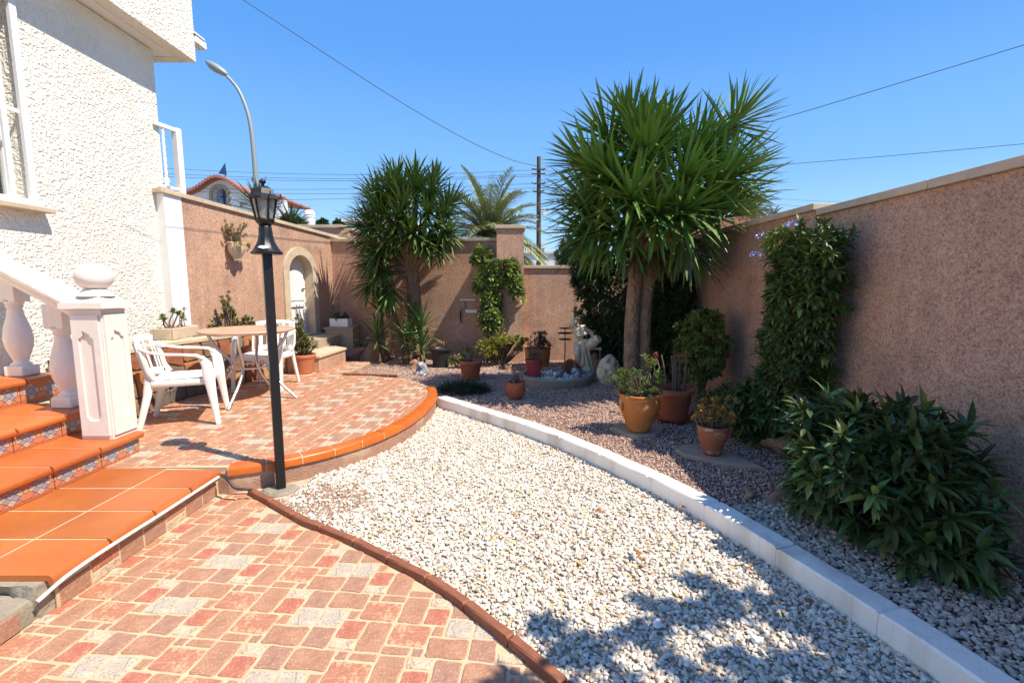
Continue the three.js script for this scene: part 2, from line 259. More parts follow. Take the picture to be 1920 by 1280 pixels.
// stamped floor tiles: ten stones to a 34 cm tile, every other column turned round
const TILE = .345;
const stones = [['big', 0, .5, 0, .32, 'stoneBrown'], ['small', .5, .655, 0, .14, 'stoneDark'], ['small', .655, 1, 0, .14, 'stoneBrown'], ['mid', .5, 1, .14, .5, 'stoneMottled'], ['pale', 0, .34, .32, .65, 'stoneWhite'], ['small', .34, .5, .32, .5, 'stoneBrown'], ['red', .34, .66, .5, .82, 'stoneRed'], ['long', .66, 1, .5, 1, 'stoneBrown'], ['dark', 0, .34, .65, 1, 'stoneDark'], ['stripe', .34, .66, .82, 1, 'stoneStripe']];
const stoneOutlines = stones.map(([, a, b, c, d], i) => { // local (x, f), tile centre at 0, f runs away from the viewer
  const r = rngOf(300 + i), g = .006, x0 = (a - .5) * TILE + g, x1 = (b - .5) * TILE - g, f1 = (.5 - c) * TILE - g, f0 = (.5 - d) * TILE + g, k = .0035, j = () => (r() - .5) * 2 * k, out = [];
  const side = (ax, ay, bx_, by) => { for (const t of [.06, .37, .66, .94]) out.push([ax + (bx_ - ax) * t + j(), ay + (by - ay) * t + j()]); };
  side(x0, f0, x1, f0); side(x1, f0, x1, f1); side(x1, f1, x0, f1); side(x0, f1, x0, f0);
  return out.filter((_, q) => (x1 - x0 > .07 && f1 - f0 > .06) || q % 4 !== 1);
});
const stoneGeos = stoneOutlines.map(o => slab(o, -.004, .0045, .003));
function turned([x, f], a, X, F) { return [X + x * Math.cos(a) + f * Math.sin(a), F - x * Math.sin(a) + f * Math.cos(a)]; }

{ // lower patio
  const floor = struct('patio_floor', prism([[-2.5, -1.2], [.8, -1.2], [.8, .2], [.7, 1.2], [.2, 1.75], [-.6, 2.5], [-1.7, 3.35], [-2.5, 3.35]], -.1, 0), M.grout);
  const ang = THREE.MathUtils.degToRad(6), O = [-.8326, 2.0606], found = [];
  for (let i = -12; i < 8; i++) for (let j = -12; j < 6; j++) {
    const flip = ((i % 2) + 2) % 2 === 1;
    for (let s = 0; s < 10; s++) {
      const a = ang + (flip ? Math.PI : 0), c = turned([(i + .5) * TILE, (j - .5) * TILE], ang, ...O);
      const mid = turned([(stones[s][1] + stones[s][2] - 1) / 2 * TILE, (1 - stones[s][3] - stones[s][4]) / 2 * TILE], a, ...c);
      if (mid[1] > 3.16 || mid[1] < -1.1 || mid[0] < -2.13 || mid[0] > .62) continue;
      // right of the brick edging there is gravel, not paving
      let ok = true; for (let e = 0; e < edging.length - 1; e++) { const [ax, af] = edging[e], [bx_, bf] = edging[e + 1]; if (mid[1] <= af && mid[1] > bf) { const x = ax + (bx_ - ax) * (af - mid[1]) / (af - bf); if (mid[0] > x - .005) ok = false; } }
      if (!ok || mid[1] > 3.1 && mid[0] > -1.85) continue;
      found.push({ s, c, a, d: Math.hypot(mid[0], mid[1] - 1.6), hid: mid[1] < 1.15 });
    }
  }
  found.sort((p, q) => (p.hid - q.hid) || p.d - q.d);
  const rest = {};
  found.forEach((q, k) => {
    if (k < 290) { const m = part('paving_stone', stoneGeos[q.s], M[stones[q.s][5]], floor); m.position.set(q.c[0], rr(-.0012, .0012), -q.c[1]); m.rotation.set(rr(-.006, .006), -q.a, rr(-.006, .006)); }
    else (rest[stones[q.s][5]] ||= []).push(stoneGeos[q.s].clone().rotateY(-q.a).translate(q.c[0], 0, -q.c[1]));
  });
  const kinds = Object.keys(rest), m = part('paving_stones_beyond', mergeGeometries(kinds.map(k => merge(rest[k])), true), kinds.map(k => M[k]), floor); m.userData.kind = 'stuff';
}

{ // raised terrace
  const arc = along(curveOf(edgeArc), 26), outline = [...arc, ...farArc, [-2.38, 7.75], [-2.9, 7.75], [-3.6, 7.2], [-4.15, 6.4], [-4.2, 3.4], [-2.85, 3.12]];
  const terrace = struct('terrace', prism(outline, -.1, TY - .03), M.plinth);
  const bedding = part('tile_bedding', prism(along(curveOf(edgeArc.map(([x, f], i, A) => { const p = A[Math.max(0, i - 1)], q = A[Math.min(A.length - 1, i + 1)], l = Math.hypot(q[0] - p[0], q[1] - p[1]); return [x - (q[1] - p[1]) / l * .04, f + (q[0] - p[0]) / l * .04]; })), 26).concat([[-1.22, 6.0], [-1.48, 6.25], [-1.98, 6.47], [-2.47, 6.53], [-2.4, 7.72], [-2.9, 7.72], [-3.58, 7.2], [-4.12, 6.4], [-4.15, 3.45], [-2.84, 3.135]]), TY - .03, TY), M.grout, terrace);
  // paving stones, cut along the rounded edge
  const inner = curveOf(edgeArc.map(([x, f], i, A) => { const p = A[Math.max(0, i - 1)], q = A[Math.min(A.length - 1, i + 1)], l = Math.hypot(q[0] - p[0], q[1] - p[1]); return [x - (q[1] - p[1]) / l * .085, f + (q[0] - p[0]) / l * .085]; }));
  const main = [...along(inner, 18), [-1.25, 5.98], [-1.5, 6.22], [-1.99, 6.44], [-2.47, 6.50], [-4.1, 6.50], [-4.1, 3.5], [-2.88, 3.13]];
  const toDoor = [[-2.88, 6.505], [-2.47, 6.505], [-2.41, 7.7], [-2.9, 7.7]];
  const ang = THREE.MathUtils.degToRad(4.8), O = [-1.425, 3.45], found = [];
  for (let i = -10; i < 4; i++) for (let j = -3; j < 15; j++) for (let s = 0; s < 10; s++) {
    const a = ang + (((i % 2) + 2) % 2 ? Math.PI : 0), c = turned([(i + .5) * TILE, (j + .5) * TILE], ang, ...O);
    const poly = stoneOutlines[s].map(q => turned(q, a, ...c));
    for (const region of [main, toDoor]) {
      const cut = clipPoly(areaOf(poly) < 0 ? poly.slice().reverse() : poly, region); if (cut.length < 3 || Math.abs(areaOf(cut)) < .0004) continue;
      const mx = cut.reduce((t, q) => t + q[0], 0) / cut.length, mf = cut.reduce((t, q) => t + q[1], 0) / cut.length;
      const whole = Math.abs(areaOf(cut) - Math.abs(areaOf(poly))) < 1e-6;
      found.push({ s, a, c, cut, whole, d: Math.hypot(mx + 1.3, mf - 3.2) + (mx < -3.1 ? 5 : 0) });
    }
  }
  found.sort((p, q) => p.d - q.d); const rest = {};
  found.forEach((q, k) => {
    if (k < 290) { const g = q.whole ? stoneGeos[q.s] : slab(q.cut, -.004, .0045, .003), m = part('paving_stone', g, M[stones[q.s][5]], terrace); if (q.whole) { m.position.set(q.c[0], TY, -q.c[1]); m.rotation.y = -q.a; } else m.position.y = TY; }
    else (rest[stones[q.s][5]] ||= []).push(slab(q.cut, TY - .004, TY + .0045, .003));
  });
  const kinds = Object.keys(rest), far = part('paving_stones_beyond', mergeGeometries(kinds.map(k => merge(rest[k])), true), kinds.map(k => M[k]), terrace); far.userData.kind = 'stuff';
  // glazed bullnose edge tiles round the curve
  const c = curveOf(edgeArc), n = 13, len = c.getLength();
  for (let i = 0; i < n; i++) {
    const pos = [], idx = [], K = 5, prof = [[.088, .004], [.088, .014], [.0, .014], [-.012, .008], [-.016, -.004], [-.016, -.045], [-.006, -.05], [.02, -.05]];
    for (let k = 0; k <= K; k++) { const u = (i + .022 + .956 * k / K) / n, p = c.getPointAt(u), t = c.getTangentAt(u); const nx = -t.z, nf = t.x; for (const [o, y] of prof) pos.push(p.x + nx * o, TY + y, -(p.z + nf * o)); }
    const m_ = prof.length; for (let k = 0; k < K; k++) for (let q = 0; q < m_ - 1; q++) { const a = k * m_ + q, b = a + m_; idx.push(a, a + 1, b, b, a + 1, b + 1); }
    for (let q = 1; q < m_ - 1; q++) { idx.push(0, q + 1, q); const e = K * m_; idx.push(e, e + q, e + q + 1); }
    const g = new THREE.BufferGeometry(); g.setAttribute('position', new THREE.Float32BufferAttribute(pos, 3)); g.setIndex(idx);
    part('edge_tile', boxUV(toCreasedNormals(g, .8)), M.edgeTile, terrace);
  }
  { // mortar behind the joints of the edge tiles
    const pos = [], idx = [], K = 60, prof = [[.08, .010], [.0, .010], [-.012, .0], [-.012, -.046], [.01, -.046]];
    for (let k = 0; k <= K; k++) { const p = c.getPointAt(k / K), t = c.getTangentAt(k / K); for (const [o, y] of prof) pos.push(p.x - t.z * o, TY + y, -(p.z + t.x * o)); }
    for (let k = 0; k < K; k++) for (let q = 0; q < 4; q++) { const a = k * 5 + q, b = a + 5; idx.push(a, a + 1, b, b, a + 1, b + 1); }
    const g = new THREE.BufferGeometry(); g.setAttribute('position', new THREE.Float32BufferAttribute(pos, 3)); g.setIndex(idx); part('edge_mortar', boxUV(toCreasedNormals(g, .5)), M.grout, terrace);
  }
  // thin brick strip between terrace and planting bed
  for (let i = 0; i < 6; i++) { const a = farArc[3], b = farArc[2], t0 = i / 6 + .01, t1 = (i + 1) / 6 - .01, L_ = t => [b[0] + 0.35 + (a[0] - b[0] - .35) * t, b[1] - .08 + (a[1] - b[1] + .08) * t]; const p = L_(t0), q = L_(t1); part('border_brick', slab([[p[0], p[1] + .03], [p[0], p[1] + .09], [q[0], q[1] + .09], [q[0], q[1] + .03]], TY - .02, TY + .018, .004), M.brickEdge, terrace); }
}

{ // brick edging of the lower patio
  const e = struct('brick_edging'), c = curveOf(edging), len = c.getLength(), n = Math.round(len / .285);
  for (let i = 0; i < n; i++) {
    const o = [], w = .021; for (const [u, s] of [[.012, -1], [.5, -1], [.988, -1], [.988, 1], [.5, 1], [.012, 1]]) { const p = c.getPointAt((i + u) / n), t = c.getTangentAt((i + u) / n); o.push([p.x - t.z * s * w, p.z + t.x * s * w]); }
    part('brick', slab(o, -.02, .042 + rr(-.004, .004), .006), M.brickEdge, e);
  }
}

// white gravel over earth, and the mauve gravel of the planting bed
const gravelPoly = [...along(curveOf(edging), 40), [1.75, -.7], ...along(curveOf(kerbLine), 40).reverse(), [-.92, 5.36], ...along(curveOf(edgeArc), 26).reverse().slice(2)];
struct('gravel_ground', flat(gravelPoly, .012), M.earth);
const bedPoly = [...along(curveOf(kerbLine), 40).map(([x, f]) => [x + .05, f + .03]), [2.5, -.7], [2.5, 8.35], [-3.5, 9.4], [-2.9, 7.7], [-2.4, 7.7], [-2.43, 6.62], [-1.97, 6.55], [-1.46, 6.33], [-1.1, 6.0], [-.93, 5.6]];
struct('planting_bed', flat(bedPoly, BEDY), M.bedEarth);
function pebble(seed, detail = 1) {
  const g = new THREE.IcosahedronGeometry(1, detail), p = g.attributes.position, r = rngOf(seed), k = [rnd(r), rnd(r), rnd(r), rnd(r), rnd(r)].map(v => v.normalize());
  for (let i = 0; i < p.count; i++) { const v = V().fromBufferAttribute(p, i); let s = 1; k.forEach((n, q) => { const d = v.dot(n) - .5; if (d > 0) s -= d * (q % 2 ? .75 : .45); }); v.multiplyScalar(s); p.setXYZ(i, v.x, v.y * .62, v.z * .8); }
  g.computeVertexNormals(); return detail ? toCreasedNormals(g, .55) : g;
}
function gravel(name, label, category, count, pick, size, y, palette, detail, seed) {
  const root = new THREE.Group(); root.name = name; root.userData = { kind: 'stuff', label, category }; scene.add(root);
  const r = rngOf(seed), N = detail ? 4 : 3, per = Math.ceil(count / N), mat = std({ roughness: .8 });
  const q = new THREE.Quaternion(), e = new THREE.Euler(), m = new THREE.Matrix4(), col = new THREE.Color();
  for (let k = 0; k < N; k++) {
    const im = shadow(new THREE.InstancedMesh(pebble(seed + k, detail), mat, per)); im.name = 'pebbles'; let n = 0, tries = 0;
    while (n < per && tries++ < per * 60) {
      const at = pick(r); if (!at) continue;
      const s = size[0] + (size[1] - size[0]) * Math.pow(r(), 1.5); e.set((r() - .5) * 1.1, r() * 6.28, (r() - .5) * 1.1); q.setFromEuler(e);
      m.compose(V(at[0], y + s * (.25 + r() * .9), -at[1]), q, V(s * rr(.85, 1.25, r), s * rr(.8, 1.1, r), s * rr(.85, 1.15, r))); im.setMatrixAt(n, m);
      let t = r(), c = palette[palette.length - 1]; for (const w of palette) { if (t < w[3]) { c = w; break; } t -= w[3]; }
      const b = rr(.82, 1.1, r); im.setColorAt(n, col.setRGB(c[0] * b, c[1] * b, c[2] * b)); n++;
    }
    im.count = n; root.add(im);
  }
  return root;
}
const brownSpot = (x, f) => Math.hypot((x + 1.25) * .9, f - 2.98) + .07 * Math.sin(x * 31) * Math.sin(f * 27) < .24;
const white = [[.68, .615, .515, .52], [.74, .69, .60, .2], [.54, .48, .40, .1], [.60, .47, .33, .09], [.44, .29, .22, .06], [.60, .44, .22, .03]];
gravel('white_gravel', 'white marble gravel between brick edging and white kerb', 'gravel', 46000, r => { const x = rr(-1.5, 1.75, r), f = rr(.9, 5.4, r); return inside(x, f, gravelPoly) && (!brownSpot(x, f) || r() < .3) ? [x, f] : null; }, [.006, .0155], .014, white, 1, 901);
gravel('brown_gravel', 'fine brown gravel and sand around the lamp post foot', 'gravel', 3200, r => { const x = rr(-1.7, -.8, r), f = rr(2.6, 3.5, r); return brownSpot(x, f) && inside(x, f, gravelPoly) ? [x, f] : null; }, [.005, .010], .013, [[.40, .26, .18, .6], [.50, .40, .30, .25], [.30, .18, .14, .15]], 0, 941);
const nearWhite = (x, f) => f < 2.78 + (x - 1.6) * .25;
gravel('bed_white_gravel', 'pale gravel on the planting bed below the leafy bush', 'gravel', 12000, r => { const x = rr(1.0, 2.45, r), f = rr(.8, 3.0, r); return inside(x, f, bedPoly) && nearWhite(x, f) ? [x, f] : null; }, [.007, .016], BEDY, [[.58, .50, .40, .6], [.66, .59, .50, .15], [.42, .31, .24, .25]], 1, 951);
gravel('mauve_gravel', 'fine mauve gravel covering the planting bed', 'gravel', 90000, r => { const x = rr(-3.2, 2.45, r), f = rr(2.6, 8.9, r); return inside(x, f, bedPoly) && !nearWhite(x, f) ? [x, f] : null; }, [.005, .0115], BEDY, [[.52, .34, .26, .45], [.42, .265, .21, .22], [.63, .46, .36, .22], [.68, .59, .47, .11]], 0, 961);

{ // white concrete kerb, block by block
  const k = struct('garden_kerb'), c = curveOf(kerbLine), n = Math.round(c.getLength() / .5);
  for (let i = 0; i < n; i++) {
    const o = []; for (const [u, s] of [[.002, -1], [.33, -1], [.67, -1], [.998, -1], [.998, 1], [.67, 1], [.33, 1], [.002, 1]]) { const p = c.getPointAt((i + u) / n), t = c.getTangentAt((i + u) / n); const w = s < 0 ? 0 : .125; o.push([p.x - t.z * w, p.z + t.x * w]); }
    const dy = rr(-.004, .004), m = part('kerb_block', slab(o, -.05, .135 + dy, .010), M.whitePaint, k);
  }
}

// ---------------------------------------------------------------- boundary walls
function coping(parent, m, pts, width, over, piece = .62, h = .055) { // pts: [[s, y], [s, y]] top line of the wall
  const [[s0, y0], [s1, y1]] = pts, n = Math.max(1, Math.round((s1 - s0) / piece)), slope = (y1 - y0) / (s1 - s0);
  for (let i = 0; i < n; i++) {
    const a = s0 + (s1 - s0) * i / n, b = s0 + (s1 - s0) * (i + 1) / n - .004, g = bx(b - a, h, width + over * 2, (b - a) / 2, h / 2, -width / 2, .006); const p = g.attributes.position;
    for (let k = 0; k < p.count; k++) p.setY(k, p.getY(k) + y0 + slope * (a - s0 + p.getX(k)));
    part('coping_stone', boxUV(g.translate(a, 0, 0).applyMatrix4(m)), M.coping, parent);
  }
}
{ // left wall with the arched doorway
  const m = wallFrame([-4.2, 5.75], [-3.40, 9.75]), L = m.len, w = thing('garden_wall', 'pink pebble-rendered wall with the arched white door and hanging pot', 'wall');
  const y0 = 2.56, y1 = 2.36, s = shapeOf([[.24, -.1], [L, -.1], [L, y1], [.24, y0 + (y1 - y0) * .24 / L]]);
  const d0 = 2.17, d1 = 2.83, dc = (d0 + d1) / 2, dr = (d1 - d0) / 2, sill = .60, spring = 1.66, arch = new THREE.Path();
  arch.moveTo(d0 - .02, sill); arch.lineTo(d1 + .02, sill); arch.lineTo(d1 + .02, spring); arch.absarc(dc, spring, dr + .02, 0, Math.PI, false); arch.lineTo(d0 - .02, sill); s.holes.push(arch);
  part('wall_face', boxUV(extrude(s, .22).translate(0, 0, -.22).applyMatrix4(m)), M.pink, w);
  part('white_end', boxUV(extrude(shapeOf([[0, -.1], [.24, -.1], [.24, y0 + (y1 - y0) * .24 / L], [0, y0]]), .23).translate(0, 0, -.225).applyMatrix4(m)), M.white, w).userData.label = 'white painted end of the wall beside the house';
  coping(w, m, [[-.05, y0 + .002], [L, y1 + .002]], .22, .035);
  const ring = (a, b, bottom) => { const q = new THREE.Shape(); q.moveTo(dc - b, bottom); q.lineTo(dc - b, spring); q.absarc(dc, spring, b, Math.PI, 0, true); q.lineTo(dc + b, bottom); q.lineTo(dc + a, bottom); q.lineTo(dc + a, spring); q.absarc(dc, spring, a, 0, Math.PI, false); q.lineTo(dc - a, bottom); q.closePath(); return q; };
  const door = thing('arched_door', 'white arched garden gate door in a cream stone surround', 'door');
  part('surround', boxUV(extrude(ring(dr - .002, dr + .125, sill - .01), .235, .006, 20).translate(0, 0, -.205).applyMatrix4(m)), M.coping, door);
  const leaf = new THREE.Shape(); leaf.moveTo(d0 + .006, sill + .012); leaf.lineTo(d1 - .006, sill + .012); leaf.lineTo(d1 - .006, spring); leaf.absarc(dc, spring, dr - .006, 0, Math.PI, false); leaf.closePath();
  part('door_leaf', boxUV(extrude(leaf, .035).translate(0, 0, -.185).applyMatrix4(m)), M.white, door);
  const panel = (bottom, top, arched) => { const q = new THREE.Shape(), e = .07; q.moveTo(d0 + e, bottom); q.lineTo(d1 - e, bottom); q.lineTo(d1 - e, top); if (arched) q.absarc(dc, top, dr - e, 0, Math.PI, false); else q.lineTo(d0 + e, top); q.closePath(); return q; };
  part('door_panel', boxUV(extrude(panel(1.2, 1.62, true), .012, .006, 14).translate(0, 0, -.15).applyMatrix4(m)), M.white, door);
  part('door_panel', boxUV(extrude(panel(sill + .09, 1.04, false), .012, .006).translate(0, 0, -.15).applyMatrix4(m)), M.white, door);
  part('ledge', boxUV(bx(.5, .05, .05, dc, 1.11, -.13, .005).applyMatrix4(m)), M.white, door);
  part('handle', merge([bx(.03, .13, .012, d1 - .07, 1.38, -.142, .004), bx(.10, .018, .018, d1 - .10, 1.40, -.11, .006), bx(.018, .018, .04, d1 - .07, 1.40, -.13)]).applyMatrix4(m), M.blackMetal, door);
  part('threshold', boxUV(bx(.9, .04, .28, dc, sill - .018, -.09, .005).applyMatrix4(m)), M.coping, door);

  const pot = thing('wall_pot', 'cream half-round pot with scroll handles hung on the pink wall', 'flower pot', (p => [p.x, p.y, -p.z])(V(.98, 1.80, .10).applyMatrix4(m)), Math.atan2(m.elements[8], m.elements[10]));
  part('body', lathe([[.001, 0], [.05, 0], [.055, .02], [.048, .035], [.075, .075], [.11, .13], [.125, .19], [.118, .235], [.128, .25], [.128, .262], [.11, .262], [.1, .22], [.001, .21]], 26).scale(1, 1, .82), M.coping, pot);
  for (const k of [-1, 1]) part('handle', tube([V(k * .1, .22, .06), V(k * .145, .235, .075), V(k * .15, .18, .08), V(k * .11, .15, .07)], .009, 14, 6), M.coping, pot);
  part('bracket', bx(.03, .12, .06, 0, .16, -.115), M.blackMetal, pot);
  const L1 = newLeaves(), r = rngOf(41), tw = [];
  for (let i = 0; i < 34; i++) { const a = r() * 6.28, h = rr(.1, .30, r), q = V(Math.cos(a) * rr(.05, .2, r), .24 + h, Math.sin(a) * rr(.03, .11, r) + .02); tw.push(limb([V(Math.cos(a) * .04, .22, Math.sin(a) * .03), q.clone().lerp(V(0, .22, 0), .5).add(V(0, .03, 0)), q], [.005, .003, .002], 5)); whorl(L1, q, V(Math.cos(a) * .6, 1, Math.sin(a) * .6).normalize(), 8, .045, .016, [.24, .22, .06], .5, r); if (i < 8) { const e = V(Math.cos(a) * .14, .24, Math.abs(Math.sin(a)) * .1 + .04); whorl(L1, e, V(Math.cos(a), -.3, .5).normalize(), 9, .05, .018, [.34, .26, .05], .4, r); } }
  part('stems', merge(tw), M.twig, pot); part('foliage', leavesGeo(L1), M.leafDull, pot);

  const rail = thing('wall_railing', 'white metal railing with a twisted rod on top of the garden wall', 'railing');
  const q = (s, y) => V(s, y, -.11).applyMatrix4(m), post = (s, y0_, y1_, wd) => bx(wd, y1_ - y0_, wd, s, (y0_ + y1_) / 2, -.11).applyMatrix4(m);
  part('post', post(.36, 2.60, 3.42, .075), M.white, rail); part('top_rail', bx(.30, .045, .045, .20, 3.395, -.11).applyMatrix4(m), M.white, rail);
  part('bottom_rail', bx(.30, .03, .03, .20, 2.67, -.11).applyMatrix4(m), M.white, rail);
  for (const sx of [.17]) { const tw2 = []; for (let k = 0; k < 26; k++) tw2.push(bx(.024, .03, .024, 0, 0, 0).rotateY(k * .55).translate(sx, 2.68 + .027 * (k + .5), -.11)); tw2.push(lathe([[.001, 2.67], [.035, 2.67], [.02, 2.71], [.034, 2.74], [.02, 2.78], [.001, 2.80]], 10).translate(sx, 0, -.11)); part('twisted_rod', merge(tw2).applyMatrix4(m), M.white, rail); }
}
{ // back wall in two heights and the pillar between
  const m = wallFrame([-3.62, 9.2], [-.22, 8.48]), w = thing('back_wall', 'tall pink rendered back wall behind the bushy yucca', 'wall');
  part('wall_face', boxUV(extrude(shapeOf([[0, -.1], [m.len, -.1], [m.len, 2.25], [0, 2.3]]), .2).translate(0, 0, -.2).applyMatrix4(m)), M.pink, w);
  coping(w, m, [[-.02, 2.302], [m.len - .02, 2.252]], .2, .035);
  const p = thing('wall_pillar', 'square pink rendered pillar with flat cream cap beside the vine', 'pillar', [-.03, 0, 8.40]);
  part('shaft', boxUV(bx(.47, 2.53, .46, 0, 1.165, 0)), M.pink, p); part('cap', boxUV(bx(.53, .06, .52, 0, 2.462, 0, .008)), M.coping, p);
  const m2 = wallFrame([.21, 8.42], [2.62, 8.30]), w2 = thing('back_wall', 'low pink rendered wall between pillar and dark evergreen shrub', 'wall');
  part('wall_face', boxUV(extrude(shapeOf([[0, -.1], [m2.len, -.1], [m2.len, 1.76], [0, 1.76]]), .2).translate(0, 0, -.2).applyMatrix4(m2)), M.pink, w2);
  coping(w2, m2, [[0, 1.762], [m2.len, 1.762]], .2, .03);
}
{ // right wall, two sections; the far one is a little higher
  const a = wallFrame([2.44, 8.38], [2.47, 3.86]), w = thing('side_wall', 'far section of shaded pink rendered wall behind climbing shrub', 'wall');
  part('wall_face', boxUV(extrude(shapeOf([[0, -.1], [a.len, -.1], [a.len, 2.06], [0, 2.06]]), .2).translate(0, 0, -.2).applyMatrix4(a)), M.pink, w);
  coping(w, a, [[0, 2.062], [a.len, 2.062]], .2, .03, 1.1);
  const b = wallFrame([2.49, 3.855], [2.52, -1.2]), w2 = thing('side_wall', 'long shaded pink rendered wall behind the broad leafy bush', 'wall');
  part('wall_face', boxUV(extrude(shapeOf([[0, -.1], [b.len, -.1], [b.len, 2.045], [0, 2.015]]), .2).translate(0, 0, -.2).applyMatrix4(b)), M.pink, w2);
  coping(w2, b, [[0, 2.017], [b.len, 2.047]], .2, .03, 1.1);
}

{ // ---------------------------------------------------------------- house
  const h = thing('house', 'white rough-stuccoed house corner with deep eave and grilled window', 'house');
  const m = wallFrame([-4.3, 1.0], [-4.31, 5.93]), wz = f => f - 1.0;
  const s = shapeOf([[0, -.1], [m.len, -.1], [m.len, 4.25], [0, 4.25]]), win = [[wz(3.15), 2.17], [wz(4.27), 2.17], [wz(4.27), 3.93], [wz(3.15), 3.93]]; s.holes.push(new THREE.Path(win.map(([a, b]) => new THREE.Vector2(a, b))));
  part('wall', boxUV(extrude(s, .26).translate(0, 0, -.26).applyMatrix4(m)), M.stucco, h);
  part('end_wall', boxUV(bx(3.2, 4.33, .25, -4.575 - 1.6, 2.085, -5.80)), M.stucco, h);
  part('soffit', boxUV(bx(3.4, .05, 5.44, -4.162 - 1.7, 4.285, -3.37)), M.white, h);
  const fas = part('eave', boxUV(merge([bx(.16, .8, 5.62, -4.08, 4.655, -3.45, .015), bx(3.4, .8, .16, -5.86, 4.655, -6.18, .015)])), M.stucco, h);
  part('gutter_spout', merge([bx(.12, .09, .22, -4.05, 4.55, -6.37, .01), bx(.14, .02, .2, -4.05, 4.61, -6.33)]), M.white, h);
  part('roof', boxUV(bx(3.5, .05, 5.6, -5.75, 5.08, -3.45)), M.concrete, h);
  const wd = new THREE.Group(); wd.name = 'window'; h.add(wd);
  const f0 = 3.15, f1 = 4.27, X = -4.3;
  const bar = (w_, hh, f, y, x = X + .02, t = .03) => bx(t, hh, w_, x, y, -f);
  part('frame', merge([bar(1.24, .06, 3.71, 2.185), bar(1.24, .06, 3.71, 3.95), bar(.06, 1.71, 4.27, 3.068), bar(.06, 1.71, 3.15, 3.068)]), M.white, wd);
  part('grille', merge([bar(.045, 1.72, 4.10, 3.068, X + .018, .022), bar(.045, 1.72, 3.62, 3.068, X + .018, .022), bar(1.1, .035, 3.71, 2.96, X - .004, .016)]), M.white, wd);
  part('sash', merge([bar(.03, 1.74, 4.253, 3.05, X - .19, .04), bar(1.06, .04, 3.7, 2.195, X - .19, .04), bar(.05, 1.74, 3.55, 3.05, X - .19, .04)]), M.white, wd);
  part('pane', bx(.006, 1.72, 1.1, X - .195, 3.05, -3.71), M.glass, wd); part('curtain', bx(.01, 1.72, 1.1, X - .245, 3.05, -3.71), M.curtain, wd);
  part('sill', boxUV(bx(.13, .045, 1.5, X + .045, 2.13, -3.63, .008)), M.coping, h);
}

// ---------------------------------------------------------------- front stairs and landing
function riserTile() { // the print on one glazed riser tile
  const c = document.createElement('canvas'); c.width = 512; c.height = 240; const g = c.getContext('2d');
  g.fillStyle = '#c47a58'; g.fillRect(0, 0, 512, 240); const dark = '#4a3a44';
  for (let k = 0; k < 900; k++) { g.fillStyle = R() < .5 ? 'rgba(205,140,104,.25)' : 'rgba(160,92,66,.25)'; g.fillRect(R() * 512, R() * 240, 7, 4); }
  const dia = (x, y, w, hh, fill, lw = 5) => { g.beginPath(); g.moveTo(x, y - hh); g.lineTo(x + w, y); g.lineTo(x, y + hh); g.lineTo(x - w, y); g.closePath(); g.fillStyle = fill; g.fill(); g.lineWidth = lw; g.strokeStyle = dark; g.stroke(); };
  for (const cx of [128, 384]) {
    for (let a = -1; a <= 1; a++) for (let b = -1; b <= 1; b++) { const x = cx + (a - b) * 40, y = 112 + (a + b) * 36; dia(x, y, 40, 36, (a + b) % 2 ? '#8f8f9c' : (a === 0 ? '#a7a3aa' : '#cdb596')); if ((a + b) % 2 === 0) { g.beginPath(); g.arc(x, y, 10, 0, 7); g.strokeStyle = '#5a5868'; g.lineWidth = 4; g.stroke(); } }
  }
  dia(256, 112, 30, 34, '#c9a07a'); dia(0, 112, 30, 34, '#c9a07a'); dia(512, 112, 30, 34, '#c9a07a');
  g.lineWidth = 5; g.strokeStyle = dark; for (const cx of [0, 256, 512]) { g.beginPath(); g.arc(cx, 130, 84, .35, Math.PI - .35); g.stroke(); }
  g.fillStyle = '#b86c4a'; g.fillRect(0, 216, 512, 24); g.fillStyle = dark; g.fillRect(0, 212, 512, 4);
  const t = new THREE.CanvasTexture(c); t.colorSpace = THREE.SRGBColorSpace; return t;
}
